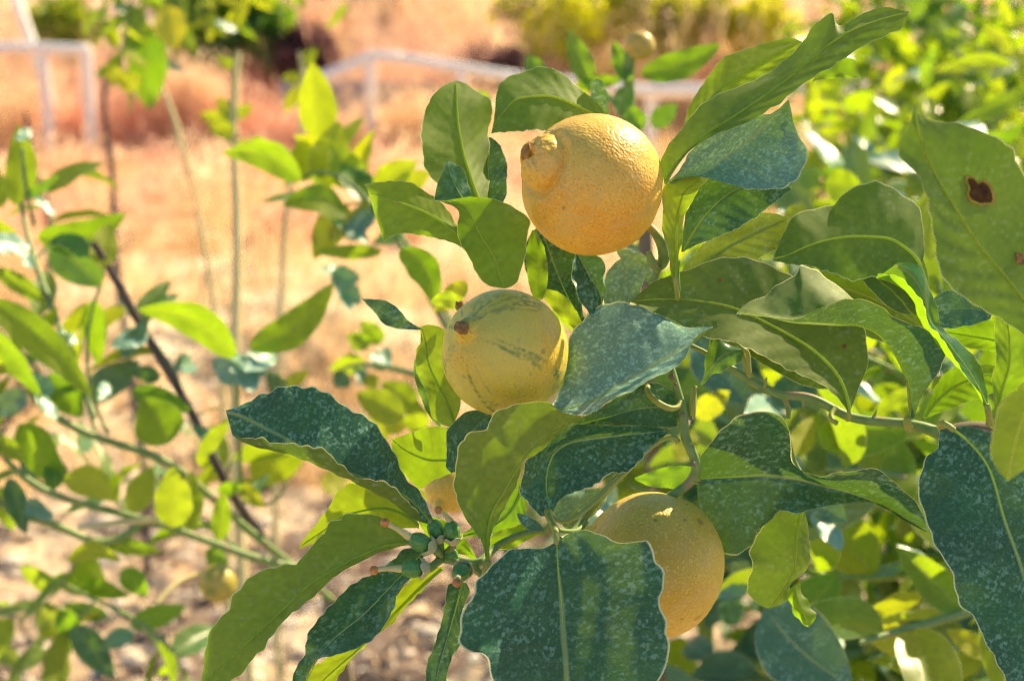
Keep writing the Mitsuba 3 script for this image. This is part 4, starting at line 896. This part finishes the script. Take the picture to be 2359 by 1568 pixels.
# leaves tilted to catch the sun, their glare also painted as a pale film
SUN = np.array([0.58, 0.52, 0.67]); SUN /= np.linalg.norm(SUN)
rgl = np.random.default_rng(15)
for par, x, y, z, lp, tilt_ in [(CB, 560, 850, 1.1, 120, .1), (CB, 600, 830, 1.1, 100, 1.2), (CM, 800, 520, 1.2, 110, .4), (CM, 840, 500, 1.22, 90, 1.3), (CM, 775, 625, 1.3, 80, .8), (CM, 795, 680, 1.3, 90, 0), (CM, 880, 830, 1.35, 60, .5), (CM, 830, 860, 1.35, 60, 1.5), (CB, 15, 560, 1.2, 110, .9), (CB, 58, 590, 1.2, 60, .2),
                                (CB, 150, 775, 1.1, 60, .7), (CB, 105, 930, 1.1, 80, .3), (CB, 240, 900, 1.1, 60, 1.4), (CB, 300, 780, 1.12, 90, 1.0), (CB, 100, 470, 1.25, 60, .5), (CB, 90, 1180, 1.15, 70, .9), (CB, 270, 1470, 1.3, 90, 1.1), (CB, 55, 310, 1.25, 50, 1.2),
                                (TL, 285, 20, 2.0, 60, 1.0), (TL, 395, 150, 2.0, 50, .6), (TL, 270, 175, 2.0, 46, 1.0), (TL, 520, 60, 2.0, 50, .7), (BU, 1905, 350, 1.7, 130, .2), (BU, 2060, 370, 1.7, 120, .7), (BU, 1990, 330, 1.9, 60, .3), (BU, 2230, 300, 1.7, 110, 1.0), (BU, 2040, 240, 2.1, 60, .4), (BU, 2110, 170, 2.1, 60, .9), (BU, 1950, 130, 2.0, 60, 1.4),
                                (LT, 1960, 880, .98, 150, .3), (LT, 1760, 940, .98, 150, 1.1), (LT, 1900, 1210, .92, 120, .1), (LT, 1380, 1170, .95, 110, .6), (LT, 1460, 1010, 1.0, 90, 1.0), (LT, 1880, 1470, .95, 160, .9), (LT, 2120, 1290, 1.0, 110, .3), (LT, 1690, 1360, 1.0, 80, .9), (LT, 1640, 950, 1.05, 90, .4), (LT, 2070, 700, 1.0, 80, .9)]:
    c = at(x, y, z)
    hv = SUN + (CAM - c) / np.linalg.norm(CAM - c); hv /= np.linalg.norm(hv)
    hv = hv + rgl.normal(0, .10, 3)
    e = np.cross(hv, [1, .2, .1]); e /= np.linalg.norm(e); g = np.cross(hv, e); g /= np.linalg.norm(g)
    dv_ = np.cos(tilt_ * 2) * e + np.sin(tilt_ * 2) * g
    ln = lp * K * z * 1.15
    oleaf(par, c - dv_ * ln * .5, dv_, hv, ln, ln * .48, yel=.0, dust_sheen=1.0, curl=.10, fold=.12)

# ------------------------------------------------------------------ fence, walls and dry slope far behind
scene['white_paint'] = solid(lambda p, n, uv: MIX((.84, .83, .78), (.90, .89, .85), N_(p.x * 6, p.y * 6, p.z * 6)), .45, .5)
scene['concrete'] = solid(lambda p, n, uv: MIX((.30, .31, .33), (.44, .44, .46), mikit.fbm(p.x * 2, p.y * 2, p.z * 2, 3)), .9, .2)


def rail(key, s, z, r=.046):
    q = pts(s, z)
    for a, b in zip(q[:-1], q[1:]):
        put(key, 'rail', tube_mesh([a, (a + b) / 2, b], [r, r, r], 10, n=6), 'white_paint')


def post(key, x, y, z, r=.042, top=None):
    a = at(x, y, z)
    put(key, 'post', tube_mesh([a, (a + ground_below(a)) / 2, ground_below(a)], [r, r, r], 10, n=5), 'white_paint')


tag('handrail', 'white pipe handrail with a bend in the middle distance', 'handrail')
rail('handrail', '712,192 860,130 925,136 1190,180 1500,210', 10.8)
for x, y in ((715, 190), (851, 132), (1062, 158), (1300, 190)):
    post('handrail', x, y, 10.8)
tag('handrail_001', 'white pipe handrail running level across the right side', 'handrail')
rail('handrail_001', '1500,210 1900,207 2440,203', 10.8, .050)
for x, y in ((1500, 210), (1900, 207), (2420, 204)):
    post('handrail_001', x, y, 10.85)
tag('handrail_002', 'short white pipe handrail at the left edge', 'handrail')
rail('handrail_002', '-60,112 75,112 205,118', 10.6)
for x, y in ((197, 118), (98, 114)):
    post('handrail_002', x, y, 10.6)
tag('white_post', 'white slanting post in the upper left corner', 'post')
put('white_post', 'pole', tube_mesh([at(15, -60, 11.0), at(42, 15, 11.0), at(72, 98, 11.0), at(110, 210, 11.0), ground_below(at(180, 400, 11.0))], [.04] * 5, 10), 'white_paint')


def wall_box(key, x0, y0, x1, y1, z, th, label, cat='wall'):
    a, b = at(x0, y0, z), at(x1, y0, z)
    lo = at(x0, y1, z)
    g = min(ground_z(np.array([a[0]]), np.array([a[1]]))[0], lo[2]) - .3
    m = trimesh.creation.box([b[0] - a[0], th, a[2] - g])
    m.apply_translation([(a[0] + b[0]) / 2, a[1] + th / 2, (a[2] + g) / 2])
    scene[key] = mikit.ply(m, 'concrete', smooth=False)
    tag(key, label, cat)


wall_box('low_wall', 640, 190, 1000, 300, 12.6, .2, 'low grey concrete wall behind the bent handrail')
wall_box('grey_wall', 1690, -120, 2320, 30, 26.0, .3, 'pale grey wall at the top edge behind the bush')


def foliage(center, rad, n, size, seed, shell=.55):
    rg = np.random.default_rng(seed)
    d = rg.normal(size=(n, 3)); d /= np.linalg.norm(d, axis=1, keepdims=True)
    r = rg.uniform(shell, 1, (n, 1)) * (1 + .5 * (meshkit.noise(d * 2.5 + seed, seed)[:, None] - .5))
    c = np.asarray(center) + d * r * np.asarray(rad)
    u = rg.normal(size=(n, 3)); u /= np.linalg.norm(u, axis=1, keepdims=True)
    w = np.cross(u, rg.normal(size=(n, 3))); w /= np.linalg.norm(w, axis=1, keepdims=True)
    s = size * rg.uniform(.6, 1.3, (n, 1))
    V = np.stack([c - u * s * .5, c + w * s * .22, c + u * s * .5, c - w * s * .22], 1).reshape(-1, 3)
    i = np.arange(n)[:, None] * 4
    F = np.vstack([i + [0, 1, 2], i + [0, 2, 3]])
    return V, F


def brush(center, base, rad, n, seed, th=.006):
    """Feathery dry stems fanning up from the ground, each with a few flecks of dead leaf."""
    rg = np.random.default_rng(seed)
    rad = np.asarray(rad)
    tip = np.asarray(center) + np.clip(rg.normal(size=(n, 3)) * .55, -1.3, 1.3) * rad
    b = np.c_[base[0] + .45 * (tip[:, 0] - base[0]) + rg.normal(0, .05, n), base[1] + .45 * (tip[:, 1] - base[1]), np.full(n, base[2])]
    e = np.c_[rg.normal(size=(n, 2)), np.zeros(n)]; e /= np.linalg.norm(e, axis=1, keepdims=True)
    m = b * .45 + tip * .55 + np.c_[rg.normal(0, .05, (n, 2)), np.zeros(n)]
    V = [np.stack([b - e * th, b + e * th, m - e * th * .7, m + e * th * .7, tip], 1).reshape(-1, 3)]
    i = np.arange(n)[:, None] * 5
    F = [np.vstack([i + [0, 1, 3], i + [0, 3, 2], i + [2, 3, 4]])]
    k = n * 6
    j = rg.integers(0, n, k); t = rg.uniform(.25, 1.0, (k, 1))
    c = m[j] * (1 - t) + tip[j] * t + rg.normal(0, .03, (k, 3))
    u = rg.normal(size=(k, 3)); u /= np.linalg.norm(u, axis=1, keepdims=True)
    w = np.cross(u, rg.normal(size=(k, 3))); w /= np.linalg.norm(w, axis=1, keepdims=True)
    q = rg.uniform(.012, .035, (k, 1))
    V.append(np.stack([c - u * q, c + w * q * .4, c + u * q, c - w * q * .4], 1).reshape(-1, 3))
    i = np.arange(k)[:, None] * 4 + 5 * n
    F.append(np.vstack([i + [0, 1, 2], i + [0, 2, 3]]))
    return np.vstack(V), np.vstack(F)


def dry(c0, c1):
    def f(p, n, uv):
        return MIX(c0, c1, mikit.fbm(p.x * 5, p.y * 5, p.z * 5, 2))
    return f


def thin(fn):
    return {'type': 'principledthin', 'base_color': mikit.proc(fn), 'roughness': .8, 'diff_trans': 1.1, 'spec_trans': 0.0}


scene['dry_red'] = thin(dry((.84, .50, .36), (.95, .72, .54)))
scene['dry_orange'] = thin(dry((.90, .68, .43), (.98, .86, .62)))
scene['dry_dark'] = thin(dry((.12, .06, .08), (.28, .15, .14)))


def shrub(x, y, z, w, h, mat, label, seed, n=700, size=.10, group=None, code=None, cat='shrub', name='shrub'):
    """A shrub w x h picture points across whose foliage is centred at (x, y)."""
    k = newkey(None, name)
    c = at(x, y, z); s = K * z / 2
    rad = [w * s, max(w, h) * s * .7, h * s]
    V, F = brush(c, ground_below(c), rad, n, seed) if name == 'dry_shrub' else foliage(c, rad, n, size, seed)
    uv = None
    if code is not None:
        uv = np.tile([[code + .5, .4]], (len(V), 1))
    scene[k + '__foliage'] = mikit.ply((V, F), mat, smooth=False, uv=uv)
    g = ground_below(c)
    scene[k + '__stem'] = mikit.ply(tube_mesh([g, (g + c) / 2 + [.03, 0, 0], c], [.03, .022, .012], 7), 'bark_mat', smooth=True)
    tag(k, label, cat, group)


DL = ['dry orange shrub at the left edge below the short handrail', 'dry red shrub right below the short left handrail', 'tall dry red shrub behind the dark crooked sapling', 'dry red shrub left of the tallest sapling', 'dry red shrub behind the tallest sapling',
      'small round red shrub in front of the dark green shrubs', 'dry red shrub right of the tallest sapling', 'dry orange shrub below the bend of the handrail', 'dry orange shrub under the descending rail', 'low red shrub left of the top leaf pair', 'dry orange shrub just left of the upper leaves',
      'flat orange shrub below the hanging branch', 'low wide orange shrub at the foot of the red ones on the left', 'low wide red shrub at the foot of the tallest sapling']
YL = ['leftmost large yellow green shrub above the top lemon', 'yellow green shrub directly behind the unripe lemon', 'low wide yellow green shrub behind the dark leaved bush', 'tall yellow green shrub right of the unripe lemon', 'low yellow green shrub left of the long top right leaf', 'low pale yellow green shrub at the top edge left of the others', 'rightmost yellow green shrub beside the grey wall', 'yellow green shrub cut by the top edge right of the unripe lemon', 'yellow green shrub cut by the top edge left of the unripe lemon', 'yellow green shrub behind the long upright top right leaf', 'low yellow green shrub seen below the long top right leaf']
DG = 'dry red brown shrubs on the slope'
for i, (x, y, w, h, m) in enumerate([(20, 240, 260, 200, 'dry_orange'), (160, 270, 220, 170, 'dry_red'), (330, 250, 220, 220, 'dry_red'), (470, 260, 230, 190, 'dry_red'), (590, 300, 230, 170, 'dry_red'), (590, 150, 100, 120, 'dry_red'), (700, 310, 200, 130, 'dry_red'),
                                    (830, 300, 240, 150, 'dry_orange'), (960, 280, 220, 160, 'dry_orange'), (880, 350, 200, 90, 'dry_red'), (1080, 260, 200, 150, 'dry_orange'), (430, 180, 200, 100, 'dry_orange'), (240, 360, 240, 90, 'dry_orange'), (520, 380, 260, 70, 'dry_red')]):
    shrub(x, y, 11.0 if y > 170 else 12.9, w, h, m, DL[i], 500 + i, n=420, size=.12, group=DG, name='dry_shrub')
shrub(520, 40, 12.9, 260, 260, 'leaf_mat', 'dark green shrub behind the hanging branch', 600, n=1500, size=.2, code=0, name='dark_shrub')
shrub(640, 100, 12.9, 110, 160, 'leaf_mat', 'narrow dark green shrub left of the purple one', 601, n=900, size=.2, code=0, name='dark_shrub')
shrub(705, 130, 12.8, 150, 130, 'dry_dark', 'dark purple brown shrub behind the bend of the handrail', 602, n=900, size=.2, name='dark_shrub')
shrub(1150, 150, 12.8, 200, 60, 'dry_dark', 'dark low shrub just above the descending rail', 603, n=500, size=.2, name='dark_shrub')
shrub(150, 60, 12.9, 170, 130, 'leaf_mat', 'pale green shrub near the slanting post', 604, n=600, size=.16, code=16 * 6 + 6, name='yellow_shrub')
for i, (x, y, w, h) in enumerate([(1300, 60, 200, 200), (1420, 40, 200, 160), (1400, 220, 260, 160), (1560, 60, 150, 180), (1560, 240, 200, 130), (1210, 20, 160, 90), (1640, 40, 130, 120), (1490, -10, 200, 130), (1340, -20, 220, 130), (1760, 60, 160, 160), (1700, 180, 160, 120)]):
    shrub(x, y, 12.7 + .4 * (i % 3), w, h, 'leaf_mat', YL[i], 610 + i, n=420, size=.15, code=16 * 3 + 12, group='yellow green shrubs far behind the top lemon', name='yellow_shrub')
shrub(1000, 40, 20, 260, 160, 'dry_orange', 'tall orange dry shrub above the bent handrail', 630, n=700, size=.2, name='dry_shrub')
shrub(1545, 50, 12.6, 50, 60, 'dry_dark', 'small dark purple shrub among the yellow green ones', 631, n=300, size=.14, name='dark_shrub')

# dry brush over the whole slope
VV, FF, o = [], [], 0
rb = np.random.default_rng(91)
mats = {'dry_red': [], 'dry_orange': []}
for i in range(230):
    y = 12.8 + 22 * rb.uniform() ** 1.6
    x = rb.uniform(-1, 1) * (1.2 + y * .38)
    if x > .16 * y and rb.uniform() < .5:
        continue
    z = ground_z(np.array([x]), np.array([y]))[0]
    h = rb.uniform(.35, 1.1)
    V, F = brush([x, y, z + h * .75], [x, y, z - .05], [.55 * h + .25, .4, h * .55], int(60 + 60 * rb.uniform()), 700 + i, th=.010)
    mats['dry_red' if rb.uniform() < .5 else 'dry_orange'].append((V, F))
mats['dry_dark'] = []
for i in range(80):
    y = rb.uniform(7.6, 11.6)
    x = rb.uniform(-.40 * y - .6, .06 * y)
    z = ground_z(np.array([x]), np.array([y]))[0]
    h = rb.uniform(.10, .34)
    mats['dry_red' if rb.uniform() < .5 else 'dry_orange'].append(brush([x, y, z + h * .75], [x, y, z - .05], [.5 * h + .10, .25, h * .5], int(30 + 40 * rb.uniform()), 1000 + i, th=.005))
for i in range(34):
    y = rb.uniform(13, 26); x = rb.uniform(-.38 * y - 1, .12 * y)
    z = ground_z(np.array([x]), np.array([y]))[0]
    h = rb.uniform(.4, .9)
    mats['dry_dark'].append(brush([x, y, z + h * .6], [x, y, z - .05], [.45 * h + .3, .3, h * .45], 90, 1200 + i, th=.012))
for nm, mt in (('dry_brush', 'dry_orange'), ('red_brush', 'dry_red'), ('dark_brush', 'dry_dark')):
    V, F, o = [], [], 0
    for v, f in mats[mt]:
        V.append(v); F.append(f + o); o += len(v)
    scene[nm] = mikit.ply((np.vstack(V), np.vstack(F)), mt, smooth=False)
tag('dry_brush', 'feathery straw orange brush covering the slope up to the top edge', 'brush', None, 'stuff')
tag('dark_brush', 'dark purple brown dead brush in patches on the slope', 'brush', None, 'stuff')
tag('red_brush', 'rusty red brush mixed into the straw coloured brush on the slope', 'brush', None, 'stuff')

# ------------------------------------------------------------------ stones, gravel, litter and weeds on the near soil
def pebble(seed, r):
    s = trimesh.creation.icosphere(1, 1.0)
    v = s.vertices * (1 + .5 * (meshkit.noise(s.vertices * 1.3 + seed * 2.1, seed)[:, None] - .5))
    return v * r * np.array([1.2, .9, .65]), s.faces


scene['stone_mat'] = solid(lambda p, n, uv: MIX((.40, .32, .24), (.88, .79, .64), N_(p.x * 25, p.y * 25, p.z * 25)), .85, .3)
rg = np.random.default_rng(77)


def scatter(n, x0, x1, y0, y1, near=1.6):
    y = y0 + (y1 - y0) * rg.uniform(0, 1, n) ** near
    x = rg.uniform(x0, x1, n) * (.35 + y * .18) / .7
    return x, y, ground_z(x, y)


V, F, o = [], [], 0
gx, gy, gz = scatter(5200, -1.0, 1.0, 2.3, 6.0)
for i in range(len(gx)):
    v, f = pebble(i % 40, .0035 + .013 * rg.uniform() ** 2.5)
    a = rg.uniform(0, 6.3); ca, sa = np.cos(a), np.sin(a)
    v = v @ np.array([[ca, sa, 0], [-sa, ca, 0], [0, 0, 1]]) + [gx[i], gy[i], gz[i] + .001]
    V.append(v); F.append(f + o); o += len(v)
scene['gravel'] = mikit.ply((np.vstack(V), np.vstack(F)), 'stone_mat', smooth=False)
tag('gravel', 'small pale gravel strewn over the soil', 'gravel', None, 'stuff')
gx, gy, gz = scatter(60, -1.0, .2, 2.5, 4.2)
for i in range(len(gx)):
    k = newkey(None, 'stone')
    v, f = pebble(i + 50, rg.uniform(.012, .032))
    s2 = trimesh.Trimesh(v, f, process=False).subdivide()
    scene[k] = mikit.ply(trimesh.Trimesh(s2.vertices + [gx[i], gy[i], gz[i] + .004], s2.faces, process=False), 'stone_mat', smooth=40)
    tag(k, 'pale rough stone lying on the soil at the lower left', 'stone', 'stones on the soil')
n = 4800
gx, gy, gz = scatter(n, -1.1, 1.1, 1.7, 7.0)
c = np.c_[gx, gy, gz + rg.uniform(.002, .014, n)]
u = np.c_[rg.normal(size=(n, 2)), rg.normal(0, .25, n)]; u /= np.linalg.norm(u, axis=1, keepdims=True)
w = np.cross(u, np.c_[rg.normal(0, .35, (n, 2)), np.ones(n)]); w /= np.linalg.norm(w, axis=1, keepdims=True)
ll = rg.uniform(.012, .050, (n, 1)); ww = ll * rg.uniform(.06, .40, (n, 1))
up = np.cross(w, u); up *= np.sign(up[:, 2:])
V = np.stack([c - u * ll, c + w * ww + up * .003, c + u * ll, c - w * ww + up * .003, c], 1).reshape(-1, 3)
i = np.arange(n)[:, None] * 5
F = np.vstack([i + [0, 4, 1], i + [1, 4, 2], i + [2, 4, 3], i + [3, 4, 0]])
scene['litter_mat'] = solid(lambda p, n, uv: MIX((.34, .22, .12), (.72, .58, .38), N_(p.x * 60, p.y * 60, p.z * 60)), .7, .4)
scene['leaf_litter'] = mikit.ply((V, F), 'litter_mat', smooth=False)
tag('leaf_litter', 'dry curled leaves and chips lying on the soil', 'leaf litter', None, 'stuff')
# dry grass tufts on the plain behind
nt = 1100
ty = 3.9 + 9.1 * rg.uniform(0, 1, nt) ** 1.2; tx = rg.uniform(-1, 1, nt) * (.6 + ty * .38) - .2
V, F, U = [], [], []
for x, y in zip(tx, ty):
    nb = 22; h = rg.uniform(.05, .12 + .02 * y)
    bx, by = x + rg.normal(0, .07, nb), y + rg.normal(0, .07, nb)
    b = np.c_[bx, by, ground_z(bx, by) - .01]
    tip = b + np.c_[rg.normal(0, .5, (nb, 2)) * h, h * rg.uniform(.5, 1.1, nb)]
    e = np.c_[rg.normal(size=(nb, 2)), np.zeros(nb)]; e /= np.linalg.norm(e, axis=1, keepdims=True)
    m = (b + tip) / 2 + [0, 0, h * .15]
    o = 5 * nb * len(V)
    V.append(np.stack([b - e * .004, b + e * .004, m - e * .003, m + e * .003, tip], 1).reshape(-1, 3))
    i = np.arange(nb)[:, None] * 5 + o
    F.append(np.vstack([i + [0, 1, 3], i + [0, 3, 2], i + [2, 3, 4]]))
scene['straw_mat'] = thin(lambda p, n, uv: MIX((.66, .44, .22), (.94, .78, .48), mikit.fbm(p.x * 1.5, p.y * 1.5, 0, 2)))
scene['dry_grass'] = mikit.ply((np.vstack(V), np.vstack(F)), 'straw_mat', smooth=False)
tag('dry_grass', 'tufts of dry straw coloured grass on the sandy plain', 'grass', None, 'stuff')
# dead twigs
n = 520
gy = 1.9 + 8 * rg.uniform(0, 1, n) ** 1.5; gx = rg.uniform(-1, .7, n) * (.6 + gy * .38)
V, F = [], []
for i in range(n):
    a = np.array([gx[i], gy[i], ground_z(gx[i:i + 1], gy[i:i + 1])[0]])
    d = np.array([rg.normal(), rg.normal(), abs(rg.normal(0, .8))]); d /= np.linalg.norm(d)
    l = rg.uniform(.06, .10 + .05 * gy[i])
    m = tube_mesh([a - d * .01, a + d * l * .5 + rg.normal(0, .012, 3), a + d * l], rg.uniform(.0015, .0045), 5, n=5)
    F.append(m.faces + sum(len(v) for v in V)); V.append(np.array(m.vertices))
scene['dead_twigs'] = mikit.ply((np.vstack(V), np.vstack(F)), 'purple_mat', smooth=True)
tag('dead_twigs', 'dark dead twigs and stalks scattered over the soil', 'twigs', None, 'stuff')
# low weeds on the right
n = 12000
gx = rg.uniform(.0, 1.9, n); gy = rg.uniform(1.6, 5.2, n)
gx = gx * (.35 + gy * .18) / .8
keep = meshkit.noise(np.c_[gx * 3, gy * 3, gx * 0], 8) > .36
gx, gy = gx[keep], gy[keep]; n = len(gx)
c = np.c_[gx, gy, ground_z(gx, gy) + rg.uniform(.01, .12, n)]
u = np.c_[rg.normal(size=(n, 2)), rg.normal(0, .5, n)]; u /= np.linalg.norm(u, axis=1, keepdims=True)
w = np.cross(u, np.c_[rg.normal(0, .5, (n, 2)), np.ones(n)]); w /= np.linalg.norm(w, axis=1, keepdims=True)
ll = rg.uniform(.012, .03, (n, 1))
V = np.stack([c - u * ll, c + w * ll * .4, c + u * ll, c - w * ll * .4], 1).reshape(-1, 3)
i = np.arange(n)[:, None] * 4
F = np.vstack([i + [0, 1, 2], i + [0, 2, 3]])
scene['weeds'] = mikit.ply((V, F), 'leaf_mat', smooth=False, uv=np.tile([[16 * 10 + 3.5, .4]], (len(V), 1)))
tag('weeds', 'low dusty green weeds on the soil at the lower right', 'weeds', None, 'stuff')
